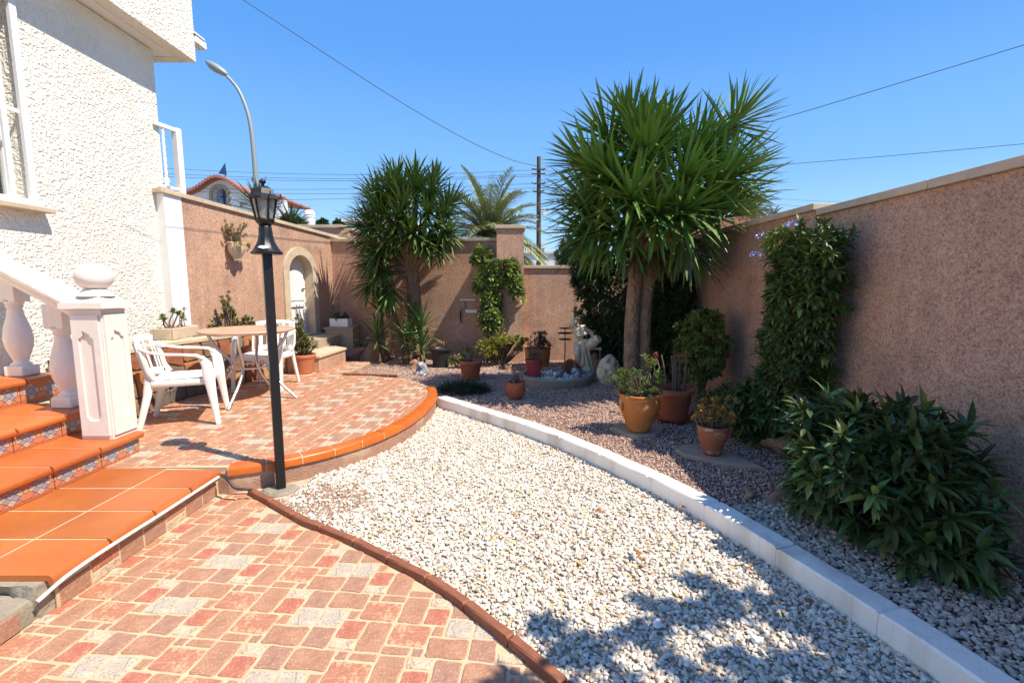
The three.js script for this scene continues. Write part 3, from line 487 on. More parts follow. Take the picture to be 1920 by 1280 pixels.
{
  const st = thing('front_steps', 'terracotta front steps with patterned tile risers and wide landing', 'steps');
  const riserMat = std({ map: riserTile(), roughness: .35 });
  const tread = (x0, x1, f0, f1, y, name = 'tread_tile', nose = true) => { // tile with a rounded nosing on its outer (+X) edge
    const w = x1 - x0, d = f1 - f0 - .008, t = .026, s = new THREE.Shape(); s.moveTo(0, 0); s.lineTo(w - (nose ? .02 : .004), 0); if (nose) { s.absarc(w - .020, .013 - .012, .026, -1.2, Math.PI / 2, false); } else { s.lineTo(w - .004, t - .001); } s.lineTo(.004, t); s.closePath();
    return part(name, boxUV(toCreasedNormals(extrude(s, d, 0, 8), .7).translate(x0, y - t, -f1 + .004)), M.terracottaTiles[Math.floor(R() * 4)], st);
  };
  // cores
  part('core', boxUV(merge([prism([[-2.06, 1.94], [-2.06, 3.10], [-2.86, 3.18], [-3.0, 1.94]], -.1, TY - .03), prism([[-2.90, 1.2], [-2.90, 3.46], [-4.28, 3.5], [-4.28, 1.2]], -.1, .348 - .03), prism([[-3.34, 1.2], [-3.34, 3.62], [-4.27, 3.8], [-4.27, 1.2]], .31, .511 - .03), prism([[-3.95, 1.2], [-3.95, 3.88], [-4.29, 4.0], [-4.29, 1.2]], .48, .706 - .03)])), M.concrete, st);
  // landing: two rows
  const js = [1.90, 2.205, 2.50, 2.80, 3.10];
  for (let i = 0; i < 4; i++) { tread(-2.405, -2.03, js[i] + .003, js[i + 1] - .003, TY); tread(-2.86, -2.412, js[i] + .003, js[i + 1] - .003 + (i === 3 ? .03 : 0), TY, 'tread_tile', false); }
  part('bedding', prism([[-2.05, 1.93], [-2.05, 3.10], [-2.88, 3.15], [-2.88, 1.93]], TY - .029, TY - .003), M.grout, st);
  const flight = (xn, xb, y, low, fs) => {
    for (let i = 0; i < fs.length - 1; i++) tread(xb, xn, fs[i] + .003, fs[i + 1] - .003, y);
    part('bedding', prism([[xn - .02, fs[0]], [xn - .02, fs[fs.length - 1]], [xb, fs[fs.length - 1]], [xb, fs[0]]], y - .029, y - .003), M.grout, st);
    for (let f = fs[fs.length - 1] - .02; f > fs[0]; f -= .335) { // risers
      const g = bx(.012, y - .026 - low - .004, .327, xn - .034, (y - .026 + low) / 2, -(f - .165)); const uv = g.attributes.uv, n = g.attributes.normal, p = g.attributes.position;
      for (let k = 0; k < uv.count; k++) uv.setXY(k, (-p.getZ(k) - (f - .33)) / .33 * -1 + 1, (p.getY(k) - low) / (y - .026 - low));
      part('riser_tile', g, riserMat, st);
    }
  };
  flight(-2.83, -3.34, .348, TY, [1.35, 1.72, 2.06, 2.40, 2.74, 3.08, 3.46]);
  flight(-3.28, -3.96, .511, .348, [1.95, 2.3, 2.64, 2.98, 3.32, 3.66]);
  flight(-3.90, -4.28, .706, .511, [2.3, 2.64, 2.98, 3.32, 3.66, 3.98]);
  // end tile of the first step, towards the terrace
  // stone-patterned facing under the landing
  const face = (f0, f1, y0, y1, mat) => { const r = rngOf(Math.round(f0 * 1000 + y0 * 77)), g = slab([[f0, y0], [f0 + rr(-.002, .002, r), (y0 + y1) / 2], [f0, y1], [f1, y1], [f1 + rr(-.002, .002, r), (y0 + y1) / 2], [f1, y0]].map(([a, b]) => [b, a]), 0, .012, .003); // (X=height, F)
    g.rotateZ(-Math.PI / 2); const p = g.attributes.position; for (let k = 0; k < p.count; k++) { const x = p.getX(k), y = p.getY(k); p.setXYZ(k, x - 2.062, -y, p.getZ(k)); } g.computeVertexNormals(); part('facing_stone', g, mat, st); };
  let f = 1.95, k = 0; const kinds = [[1, 'stoneStripe', 'stoneDark'], [1, 'stoneRed', 'stoneStripe'], [0, 'stoneDark'], [1, 'stoneWhite', 'stoneDark'], [1, 'stoneMottled', 'stoneStripe'], [0, 'stoneDark']];
  while (f < 3.02) { const q = kinds[k++ % 6], f2 = Math.min(3.08, f + (q[0] ? .165 : .16)); if (q[0]) { const y = q[1] === 'stoneStripe' || q[1] === 'stoneWhite' ? .105 : .055; face(f + .005, f2 - .005, .006, y - .004, M[q[2]]); face(f + .005, f2 - .005, y + .004, .138, M[q[1]]); } else face(f + .005, f2 - .005, .006, .138, M[q[1]]); f = f2; }
  part('facing_mortar', boxUV(bx(.008, .15, 1.16, -2.058, .065, -2.52)), M.grout, st);
  part('conduit', tube([V(-2.035, .108, -1.84), V(-2.020, .146, -1.97), V(-2.018, .149, -2.6), V(-2.020, .147, -3.06)], .009, 30, 7), M.white, st);
  // rough end of the landing and the grey block in front of it
  const rough = new THREE.BoxGeometry(.98, .17, .08, 40, 8, 3), rp = rough.attributes.position; for (let i = 0; i < rp.count; i++) { const z = rp.getZ(i); if (z > .0) rp.setZ(i, z + .03 * vn(rp.getX(i) * .9 + 3, rp.getY(i) + 1, 26, 77) + .025 * vn(rp.getX(i) + 3, rp.getY(i) + 1, 9, 78) - .03); } rough.computeVertexNormals();
  part('broken_edge', boxUV(rough.translate(-2.555, .072, -1.915)), M.concrete, st);
  part('grey_block', boxUV(toCreasedNormals(merge([bx(.9, .13, .5, -2.53, .04, -1.655, .02)]), .5)), M.concrete, st).userData.label = 'grey concrete block at the end of the landing';
  part('facing_stone', boxUV(bx(.014, .085, .16, -2.078, .05, -1.72, .004)), M.stoneDark, st);

  // balustrade
  const b = thing('stair_balustrade', 'white stair balustrade with turned balusters and ball-topped newel post', 'balustrade');
  const nx = -3.0, nf = 3.36, ny = .348;
  const taper = (w0, w1, h0, h1, extra = 0) => { const g = bx(1, h1 - h0, 1, 0, (h0 + h1) / 2, 0), p = g.attributes.position; for (let i = 0; i < p.count; i++) { const t = p.getY(i) > (h0 + h1) / 2 ? w1 : w0; p.setX(i, p.getX(i) * t); p.setZ(i, p.getZ(i) * t * .92); } g.computeVertexNormals(); return g; };
  const nw = part('newel_post', boxUV(merge([taper(.228, .222, 0, .94), taper(.305, .30, .945, .985), taper(.275, .15, .986, 1.03), lathe([[.11, 1.03], [.10, 1.045], [.075, 1.07], [.07, 1.08], [.001, 1.085]], 24)]).translate(nx, ny, -nf)), M.baluster, b);
  // sunk panels with shaped corners: raised borders round them
  const panelShape = () => { const s = shapeOf([[-.098, .03], [.098, .03], [.096, .9], [-.096, .9]]), q = new THREE.Path(), w = .052; q.moveTo(-w + .02, .14); q.lineTo(w - .02, .14); q.lineTo(w - .015, .155); q.lineTo(w, .175); q.lineTo(w, .73); q.absarc(w + .004, .765, .03, -Math.PI / 2, -Math.PI, true); q.lineTo(-w + .026, .79); q.absarc(-w - .004, .765, .03, 0, -Math.PI / 2, true); q.lineTo(-w, .175); q.lineTo(-w + .015, .155); q.closePath(); s.holes.push(q); return s; };
  for (const [rot, dx, dz] of [[0, 0, .1035], [Math.PI / 2, .1125, 0]]) { const g = extrude(panelShape(), .014, 0, 8); g.rotateX(0).rotateY(rot).translate(nx + dx, ny, -nf + dz); part('panel_border', boxUV(g), M.baluster, nw); }
  part('ball', new THREE.SphereGeometry(.112, 32, 22).scale(1, .86, 1).translate(nx, ny + 1.165, -nf), M.baluster, b);
  const dirX = -1.2, dirF = .52, at = t => [nx + dirX * t, nf + dirF * t];
  const prof = [[.001, 0], [.09, 0], [.09, .075], [.062, .085], [.068, .10], [.05, .115], [.044, .13], [.052, .14], [.085, .24], [.094, .31], [.082, .40], [.055, .50], [.045, .56], [.056, .575], [.05, .59], [.062, .61], [.072, .63], [.001, .63]];
  for (const [t, y] of [[.40, .511], [.93, .706]]) {
    const [x, f_] = at(t), bal = new THREE.Group(); const g = merge([lathe(prof.slice(3), 22), bx(.16, .085, .15, 0, .043, 0, .012), bx(.15, .185, .13, 0, .708, 0, .006)]);
    part('baluster', g.translate(x, y, -f_), M.baluster, b);
  }
  const rp2 = [at(.09), at(1.12)].map(([x, f_], i) => V(x, [1.295, 1.66][i], -f_));
  part('handrail', boxUV(sweep([rp2[0], rp2[0].clone().lerp(rp2[1], .5), rp2[1]], [[.20, .085]], V(0, 1, 0))), M.baluster, b);
  part('handrail_underside', boxUV(sweep([rp2[0].clone().add(V(0, -.075, 0)), rp2[1].clone().add(V(0, -.075, 0))], [[.13, .06]], V(0, 1, 0))), M.baluster, b);
}

// ---------------------------------------------------------------- lamp post
{
  const l = thing('garden_lamp', 'black garden lamp post with six-sided glass lantern beside the terrace edge', 'lamp post', [-1.635, 0, 3.14], .35);
  part('pole', bx(.058, 1.72, .058, 0, .84, 0, .006).rotateY(.25), M.blackMetal, l);
  part('bell_collar', toCreasedNormals(lathe([[.001, 1.66], [.096, 1.66], [.099, 1.672], [.086, 1.685], [.072, 1.705], [.054, 1.74], [.044, 1.785], [.040, 1.835], [.036, 1.845], [.03, 1.852], [.001, 1.852]], 12), .45), M.blackMetal, l);
  part('holder', lathe([[.001, 1.845], [.038, 1.846], [.058, 1.866], [.066, 1.882], [.06, 1.89], [.001, 1.89]], 6), M.blackMetal, l);
  const lan = new THREE.Group(); lan.name = 'lantern'; l.add(lan); const bars = [], y0 = 1.888, y1 = 2.022, r0 = .052, r1 = .077;
  for (let i = 0; i < 6; i++) { const a = i * Math.PI / 3, c = Math.cos(a), s = Math.sin(a); bars.push(sweep([V(c * r0, y0, s * r0), V(c * r1, y1, s * r1)], [[.014, .012]], V(c, .1, s)));
    const a2 = a + Math.PI / 3, q = [V(c * r0, y0, s * r0), V(Math.cos(a2) * r0, y0, Math.sin(a2) * r0), V(Math.cos(a2) * r1, y1, Math.sin(a2) * r1), V(c * r1, y1, s * r1)].map(v => v.multiply(V(.93, 1, .93))), g = new THREE.BufferGeometry(); g.setAttribute('position', new THREE.Float32BufferAttribute([q[0], q[2], q[1], q[0], q[3], q[2]].flatMap(v => [v.x, v.y, v.z]), 3)); g.computeVertexNormals(); part('glass_pane', clean(g), M.frosted, lan); }
  part('lantern_bars', merge(bars), M.blackMetal, lan);
  part('roof', merge([toCreasedNormals(lathe([[.05, 2.018], [.103, 2.014], [.100, 2.026], [.08, 2.045], [.062, 2.082], [.05, 2.09], [.028, 2.10], [.001, 2.10]], 6), .3), ...Array.from({ length: 6 }, (_, i) => { const a = i * Math.PI / 3; return tube([V(Math.cos(a) * .09, 2.03, Math.sin(a) * .09), V(Math.cos(a) * .105, 2.04, Math.sin(a) * .105), V(Math.cos(a) * .103, 2.056, Math.sin(a) * .103)], .004, 6, 5); })]), M.blackMetal, lan);
  part('finial', lathe([[.001, 2.095], [.012, 2.1], [.009, 2.112], [.022, 2.125], [.02, 2.135], [.005, 2.145], [.001, 2.15]], 10), M.blackMetal, l);
  part('paint_flake', slab([[-.03, 0], [0, -.012], [.035, -.006], [.028, .012], [-.01, .014]], 0, .003, .001).rotateX(.95).rotateY(.1).translate(-.01, 1.699, .084), M.white, l);
  part('post_foot', boxUV(slab(Array.from({ length: 12 }, (_, i) => [Math.cos(i / 2) * rr(.09, .15), Math.sin(i / 2) * rr(.08, .12)]).sort((p, q) => Math.atan2(p[1], p[0]) - Math.atan2(q[1], q[0])), 0, .035, .015)), M.concrete, l);
  const hose = thing('black_hose', 'short black hose lying from the landing corner to the lamp foot', 'hose'); part('hose_pipe', tube([pt(-1.985, .165, 3.04), pt(-1.93, .155, 3.01), pt(-1.87, .10, 2.99), pt(-1.82, .085, 3.0), pt(-1.77, .075, 3.02)], .009, 22, 7), M.plasticBlack, hose);
}

// ---------------------------------------------------------------- white plastic armchairs
function chair(label, X, F, turn) { // local: faces +z
  const c = thing('plastic_armchair', label, 'chair', [X, TY + .0048, F], turn, 'white plastic armchairs on the terrace'), mat = M.plasticWhite;
  const seat = new THREE.PlaneGeometry(.47, .46, 14, 14).rotateX(-Math.PI / 2), p = seat.attributes.position;
  const sy = (x, z) => .425 + .012 * Math.pow(z / .23, 3) + .9 * x * x * .22 - .012 * Math.exp(-(z * z + x * x) * 30);
  const top = [], W = 14; const pos = [], idx = [];
  for (const lay of [0, 1]) for (let j = 0; j <= W; j++) for (let i = 0; i <= W; i++) { const x = (i / W - .5) * .48, z = (j / W - .5) * .47, cr = Math.max(0, Math.abs(x) - .19) * Math.max(0, Math.abs(z) - .18) * 10; let y = sy(x, z); if (z > .205) y -= (z - .205) * 1.1; pos.push(x * (1 - cr), y - lay * .014, z * (1 - cr)); }
  const N = (W + 1) * (W + 1); for (let j = 0; j < W; j++) for (let i = 0; i < W; i++) { const a = j * (W + 1) + i, b = a + 1, d = a + W + 1, e = d + 1; idx.push(a, d, b, b, d, e, a + N, b + N, d + N, b + N, e + N, d + N); }
  const g = new THREE.BufferGeometry(); g.setAttribute('position', new THREE.Float32BufferAttribute(pos, 3)); g.setIndex(idx); g.computeVertexNormals(); part('seat', g, mat, c);
  part('apron', merge([sweep([V(-.235, .40, .2), V(-.225, .395, .235), V(.225, .395, .235), V(.235, .40, .2)], [[.055, .012]], V(0, 0, 1)), sweep([V(-.24, .40, .22), V(-.245, .40, -.2)], [[.06, .012]], V(-1, 0, 0)), sweep([V(.24, .40, .22), V(.245, .40, -.2)], [[.06, .012]], V(1, 0, 0)), sweep([V(-.23, .40, -.22), V(.23, .40, -.22)], [[.055, .012]], V(0, 0, -1))]), mat, c);
  for (const s of [-1, 1]) {
    part('front_leg', sweep([V(s * .275, .625, .185), V(s * .276, .56, .225), V(s * .272, .45, .235), V(s * .275, .3, .25), V(s * .285, .0, .285)], [[.05, .03], [.085, .03], [.095, .034], [.07, .034], [.042, .034]], V(s, 0, 0)), mat, c);
    part('rear_leg', sweep([V(s * .225, .45, -.215), V(s * .232, .3, -.24), V(s * .25, 0, -.315)], [[.075, .03], [.062, .032], [.042, .034]], V(s, 0, 0)), mat, c);
    part('armrest', sweep([V(s * .235, .72, -.275), V(s * .265, .69, -.2), V(s * .28, .665, -.08), V(s * .282, .655, .06), V(s * .278, .645, .15), V(s * .275, .615, .205)], [[.02, .035], [.05, .022], [.06, .02], [.062, .02], [.06, .022], [.05, .026]], [V(0, 1, .1), V(0, 1, .1), V(0, 1, 0), V(0, 1, 0), V(0, 1, .3), V(0, .6, .8)]), mat, c);
    part('arm_web', sweep([V(s * .245, .44, -.17), V(s * .262, .52, -.215), V(s * .262, .63, -.235), V(s * .25, .70, -.26)], [[.05, .016], [.04, .016], [.04, .016], [.04, .016]], V(s, 0, 0)), mat, c);
  }
  const curveX = (u, y) => { const z = -.215 - (y - .43) * .22 - .045 * (1 - u * u); return V(u * (.225 + (y - .43) * .05), y, z); };
  const strip = (u0, u1, ya, yb, n = 5) => { const q = []; for (let k = 0; k <= n; k++) q.push(curveX((u0 + u1) / 2, ya + (yb - ya) * k / n)); const w = Math.abs(u1 - u0) * .235; return sweep(q, [[w, .012]], V((u0 + u1) * .15, 0, 1)); };
  const band = (y, hgt) => { const q = []; for (let k = 0; k <= 10; k++) q.push(curveX(-1 + k / 5, y - .02 * Math.pow(-1 + k / 5, 2))); return sweep(q, [[hgt, .014]], V(0, 0, 1)); };
  part('backrest', merge([band(.785, .075), band(.475, .075), ...[-.82, -.41, 0, .41, .82].map(u => strip(u - .14, u + .14, .47, .78)), strip(-1.04, -.9, .43, .76), strip(.9, 1.04, .43, .76)]), mat, c);
  return c;
}
chair('white plastic armchair beside the newel post, turned side-on', -3.08, 4.30, Math.PI / 2 + .42);
chair('white plastic armchair behind the round table, facing it', -3.07, 5.74, .05);

{ // round table
  const t = thing('garden_table', 'round tile-topped garden table on curved metal legs', 'table', [-2.93, TY + .0048, 5.12], .3);
  part('table_top', boxUV(toCreasedNormals(lathe([[.001, .765], [.455, .765], [.463, .772], [.463, .788], [.455, .795], [.001, .795]], 48), .5)), M.tableTop, t);
  part('rim', new THREE.TorusGeometry(.462, .014, 8, 56).rotateX(Math.PI / 2).translate(0, .778, 0), M.tableTop, t);
  for (let i = 0; i < 4; i++) { const a = i * Math.PI / 2, q = (r, y, da) => V(Math.cos(a + da) * r, y, Math.sin(a + da) * r); part('leg', tube([q(.40, .765, .0), q(.34, .62, .05), q(.21, .46, .12), q(.185, .38, .15), q(.26, .24, .2), q(.49, .003, .25)], .0165, 30, 9), M.aluminium, t); }
  part('ring', new THREE.TorusGeometry(.20, .011, 8, 36).rotateX(Math.PI / 2).translate(0, .375, 0), M.aluminium, t);
  part('apron_ring', new THREE.TorusGeometry(.40, .011, 8, 44).rotateX(Math.PI / 2).translate(0, .757, 0), M.aluminium, t);
  const ash = thing('ashtray', 'small grey ashtray on the round table', 'ashtray', [-2.78, TY + .80, 5.36]); part('bowl', lathe([[.001, 0], [.06, 0], [.075, .03], [.068, .032], [.055, .01], [.001, .01]], 20), M.galv, ash);
}

{ // stone-clad raised planter below the wall, and the door steps
  const pl = thing('stone_planter', 'stone-clad raised planter with cream top along the left wall', 'planter');
  const front = [[-3.72, 4.2], [-3.71, 5.15], [-3.52, 6.0], [-3.32, 6.72]], back = [[-3.9, 6.9], [-4.12, 6.2], [-4.26, 5.9], [-4.26, 4.2]], tops = [.84, .84, .80, .78];
  part('core', prism([...front, ...back], 0, .74), M.concrete, pl);
  part('soil', prism([...front.map(([x, f]) => [x - .09, f]), ...back], .741, .775), M.soil, pl);
  const kinds = [[196, 132, 84], [176, 122, 84], [150, 128, 108], [122, 112, 104], [206, 156, 104], [170, 104, 72]].map((c, i) => std({ map: tex(128, (u, v) => mixc(c, c.map(x => x * .72), fb(u, v, 4, 5, 141 + i)), .3), bumpMap: M.rockTan.bumpMap, bumpScale: .008 }));
  for (let e = 0; e < 3; e++) {
    const a = front[e], b = front[e + 1], m = wallFrame(a, b), nI = Math.max(2, Math.round(m.len / .24)), rows = 3, r = rngOf(500 + e);
    const grid = []; for (let j = 0; j <= rows; j++) { grid.push([]); for (let i = 0; i <= nI; i++) grid[j].push([i / nI * m.len + (i && i < nI ? rr(-.07, .07, r) : 0), TY + (.80 - TY) * j / rows + (j && j < rows ? rr(-.06, .06, r) : 0)]); }
    for (let j = 0; j < rows; j++) for (let i = 0; i < nI; i++) {
      const q = [grid[j][i], grid[j][i + 1], grid[j + 1][i + 1], grid[j + 1][i]], cx = q.reduce((t, v) => t + v[0], 0) / 4, cy = q.reduce((t, v) => t + v[1], 0) / 4;
      const pts = []; q.forEach((v, k) => { const w = q[(k + 1) % 4]; for (const t of [.1, .5, .9]) { const x = v[0] + (w[0] - v[0]) * t, y = v[1] + (w[1] - v[1]) * t, l = Math.hypot(x - cx, y - cy), s = 1 - .009 / l; pts.push([cx + (x - cx) * s + (t === .5 ? rr(-.006, .006, r) : 0), cy + (y - cy) * s]); } });
      const g = slab(pts, .0, .022 + rr(0, .012, r), .006).rotateX(Math.PI / 2); part('cladding_stone', boxUV(g.applyMatrix4(m)), kinds[Math.floor(r() * 6)], pl);
    }
    const cap = bx(m.len + .02, .05, .16, m.len / 2, .825, -.05, .01).applyMatrix4(m); part('cap', boxUV(cap), M.coping, pl);
  }
  const s = thing('door_steps', 'low rendered steps with stone blocks below the arched door', 'steps');
  part('lower_step', boxUV(prism([[-2.84, 6.74], [-2.78, 7.66], [-3.5, 8.3], [-3.62, 6.9], [-3.3, 6.72]], .0, .40)), M.pink, s);
  part('lower_tread', boxUV(toCreasedNormals(prism([[-2.82, 6.72], [-2.76, 7.67], [-3.5, 8.32], [-3.62, 6.9], [-3.3, 6.71]], .401, .43), .5)), M.coping, s);
  part('upper_step', boxUV(prism([[-3.18, 7.55], [-3.12, 8.7], [-3.62, 8.9], [-3.80, 7.7]], .3, .57)), M.flagstone, s);
  part('stone_block', boxUV(prism([[-3.40, 8.42], [-2.92, 8.46], [-2.98, 9.02], [-3.5, 9.1]], 0, .67)), M.flagstone, s);
  part('block_top', boxUV(prism([[-3.43, 8.40], [-2.90, 8.44], [-2.96, 9.04], [-3.5, 9.1]], .671, .70)), M.flagstone, s);
}

// ---------------------------------------------------------------- plants
const backWallF = x => x < -.2 ? 9.2 + (x + 3.62) / 3.4 * -.72 : 8.35;
const free = p => !((-p.z > backWallF(p.x) - .03 && p.y < (p.x < -.2 ? 2.36 : 1.85)) || (p.x > 2.42 && p.y < 2.16) || p.y < BEDY);
function rosette(root, p, dir, n, len, width, base, r, low = 2.1, name = 'leaf_rosette', mat = M.leaf) {
  const L = newLeaves(), d = dir.clone().normalize(), s = sideOf(d, 0), old = [.16, .15, .045];
  for (let i = 0; i < n; i++) {
    const t = (i + .5) / n, ph = .08 + Math.pow(t, .8) * low, a = i * 2.39996 + r() * .5;
    const v = d.clone().multiplyScalar(Math.cos(ph)).addScaledVector(s.clone().applyAxisAngle(d, a), Math.sin(ph)), l = len * (t < .12 ? .6 + t * 3 : 1) * rr(.8, 1.12, r), o = p.clone().addScaledVector(d, (.5 - t) * len * .42);
    const tip = o.clone().addScaledVector(v, l); tip.y -= l * .1; if (!free(tip)) continue;
    const yellow = t > .85 && r() < .25 ? .6 : 0, c = tint(base, .45, r).map((q, k) => q * (1 - yellow) + old[k] * yellow);
    blade(L, o, v, l, width * rr(.85, 1.15, r), rr(.0, .14, r) + t * .12 + (r() < .06 ? .7 : 0), c, 4, .35, (r() - .5) * .5);
  }
  return part(name, leavesGeo(L), mat, root);
}
{ // big yucca with two trunks
  const y = thing('yucca_tree', 'large yucca with two bare trunks and broad spiky crown', 'yucca', [0, 0, 0]), r = rngOf(61);
  part('trunk', boxUV(limb([pt(1.49, .02, 5.70), pt(1.49, .35, 5.70), pt(1.475, .9, 5.70), pt(1.50, 1.5, 5.70), pt(1.54, 1.9, 5.68)], [.14, .098, .088, .085, .09], 14)), M.bark, y);
  part('trunk', boxUV(limb([pt(1.675, .02, 5.77), pt(1.66, .35, 5.76), pt(1.64, .9, 5.75), pt(1.665, 1.45, 5.74), pt(1.74, 1.9, 5.72)], [.14, .098, .085, .082, .086], 14)), M.bark, y);
  const heads = [[.94, 2.88, 5.5], [.95, 2.37, 5.3], [1.19, 3.2, 5.7], [1.17, 2.62, 5.15], [1.36, 3.27, 5.5], [1.46, 2.85, 5.2], [1.78, 3.26, 5.7], [1.78, 2.61, 5.1], [2.0, 3.0, 5.5], [2.31, 2.96, 5.8], [2.55, 3.42, 5.7], [2.36, 2.85, 5.4], [2.5, 2.6, 5.6], [2.03, 2.35, 5.2], [1.53, 2.27, 5.05], [1.26, 2.14, 5.2], [1.07, 2.16, 5.6], [2.45, 2.45, 5.8], [2.01, 2.1, 5.4], [1.86, 2.1, 5.8], [1.57, 2.79, 5.9], [1.86, 2.94, 6.0], [1.0, 2.6, 5.9], [2.25, 2.5, 6.1], [1.05, 2.7, 5.2], [1.3, 2.4, 5.0], [1.45, 3.05, 5.3], [1.6, 3.15, 5.6], [2.15, 3.1, 5.6], [2.2, 2.65, 5.15], [2.3, 2.3, 5.3], [1.75, 2.3, 5.0], [.98, 2.15, 5.35], [1.15, 2.95, 5.9]], C = V(1.65, 2.05, -5.62);
  const br = [];
  heads.forEach(([x, h, f], i) => {
    const p = pt(1.68 + (x - 1.68) * 1.06, h - .1, f), out = p.clone().sub(V(1.66, 2.42, -5.66)), d = out.clone().normalize().add(V(0, h < 2.5 ? .34 : .14, 0)).normalize();
    br.push(limb([(i % 2 ? pt(1.53, 1.86, 5.68) : pt(1.76, 1.86, 5.72)), C.clone().lerp(p, .45).add(V(0, -.05, 0)), p], [.07, .05, .035], 7));
    rosette(y, p, d, 60, rr(.54, .66, r), .052, [.112, .205, .034], r, 1.4);
  });
  rosette(y, pt(1.95, 1.86, 5.2), V(.7, -.55, .3), 26, .5, .052, [.10, .14, .06], r, 1.1); // hanging, paler spray
  rosette(y, pt(1.72, 1.88, 5.6), V(0, -.8, .3), 30, .45, .045, [.15, .13, .045], r, 1.3, 'dry_leaves', M.leafDull);
  rosette(y, pt(1.50, 1.90, 5.6), V(-.3, -.75, .3), 30, .45, .045, [.15, .13, .04], r, 1.3, 'dry_leaves', M.leafDull);
  part('branches', boxUV(merge(br)), M.bark, y);
}
{ // bushy yucca by the back wall
  const y = thing('yucca_tree', 'dense bushy yucca standing against the back wall', 'yucca'), r = rngOf(63);
  part('trunk', boxUV(limb([pt(-1.80, .05, 8.42), pt(-1.78, .5, 8.42), pt(-1.77, 1.2, 8.4), pt(-1.80, 2.1, 8.38)], [.17, .135, .125, .11], 12)), M.bark, y);
  part('trunk', boxUV(limb([pt(-2.52, .0, 8.46), pt(-2.50, .2, 8.45), pt(-2.45, .44, 8.42)], [.32, .25, .12], 14)), M.bark, y);
  part('trunk', boxUV(limb([pt(-1.98, .0, 8.3), pt(-2.05, .5, 8.3), pt(-2.2, 1.1, 8.3), pt(-2.3, 1.6, 8.3)], [.12, .10, .09, .07], 10)), M.bark, y);
  const heads = [[-2.42, 2.72, 8.35], [-2.32, 3.08, 8.4], [-1.98, 3.3, 8.3], [-1.72, 3.34, 8.5], [-1.38, 3.26, 8.3], [-1.14, 2.95, 8.4], [-1.14, 2.45, 8.0], [-2.45, 2.35, 8.2], [-2.35, 2.05, 8.1], [-1.77, 2.8, 7.85], [-1.42, 2.72, 7.9], [-1.98, 2.4, 7.85], [-2.42, 1.66, 8.2], [-2.08, 1.5, 8.0], [-1.5, 2.3, 7.9], [-1.86, 3.05, 8.1], [-2.12, 2.72, 7.95], [-1.6, 3.08, 8.05], [-2.42, 2.55, 8.0], [-1.65, 2.42, 7.8], [-1.22, 2.7, 8.1], [-2.02, 3.05, 8.0], [-1.85, 2.62, 7.75], [-2.22, 2.9, 8.1], [-1.42, 3.0, 8.1], [-2.15, 2.2, 7.9], [-1.3, 2.3, 8.05], [-2.2, 1.85, 8.0]], C = V(-1.8, 1.95, -8.42), br = [];
  heads.forEach(([x, h, f], i) => { const p = pt(x, h - .12, f), d = p.clone().sub(V(-1.8, 2.45, -8.4)).normalize().add(V(0, .15, .12)).normalize(); br.push(limb([pt(-1.79, 1.7, 8.38), C.clone().lerp(p, .5).add(V(0, -.06, 0)), p], [.06, .045, .03], 6)); rosette(y, p, d, 56, rr(.46, .56, r), .05, i === 6 ? [.14, .22, .04] : [.085, .15, .03], r, 1.5); });
  part('branches', boxUV(merge(br)), M.bark, y);
  const pups = thing('yucca_offshoots', 'clump of small yucca shoots at the foot of the bushy yucca', 'yucca');
  for (const [x, h, f, l, n] of [[-2.33, .50, 8.0, .46, 34], [-1.81, .5, 7.9, .42, 34], [-1.57, .66, 8.0, .44, 34], [-1.54, .33, 7.8, .40, 32], [-1.73, .8, 8.1, .36, 28], [-2.28, .95, 8.1, .44, 30]]) { part('stem', limb([pt(x + .02, 0, f + .05), pt(x, h * .5, f + .02), pt(x, h, f)], [.05, .04, .03], 7), M.bark, pups); rosette(pups, pt(x, h + .05, f), V(rr(-.2, .2, r), 1, .15), n, l, .042, [.075, .15, .035], r, 1.55); }
}
// bush made of twig ends with leaves round them; the largest leaves on the camera side are parts of their own
function bush(root, ends, k, len, width, base, vary, r, single = 0, mat = M.leaf, spread, shape = leaf4) {
  const L = newLeaves(), own = []; let n = 0;
  ends.forEach(([p, d, tone = 1], i) => {
    const b = base.map(q => q * tone);
    if (n < single) { const l0 = newLeaves(); whorl(l0, p, d, k, len, width, b, vary, r, spread, shape); const step = shape === leaf8 ? 72 : 36; for (let q = 0; q < l0.p.length && n < single; q += step, n++) { const one = { p: l0.p.slice(q, q + step), c: l0.c.slice(q, q + step) }; part('leaf', leavesGeo(one), mat, root); } }
    else whorl(L, p, d, k, len, width, b, vary, r, spread, shape);
  });
  const m = part('foliage', leavesGeo(L), mat, root); return m;
}
function ellipsoidEnds(n, c, rx, ry, rz, r, shell = .55, up = .25) { // c: [X, Y, F]
  const out = []; while (out.length < n) { const v = rnd(r).normalize(), lump = .86 + .22 * Math.sin(v.x * 5.1 + c[0] * 9) * Math.cos(v.y * 4.3 + v.z * 5.7 + c[2]), q = Math.pow(shell ** 3 + (1 - shell ** 3) * r(), 1 / 3) * lump, p = pt(c[0] + v.x * rx * q, c[1] + v.y * ry * q, c[2] - v.z * rz * q); if (!free(p)) continue; out.push([p, v.clone().add(V(0, up, 0)).add(rnd(r).multiplyScalar(.45)).normalize()]); } return out;
}
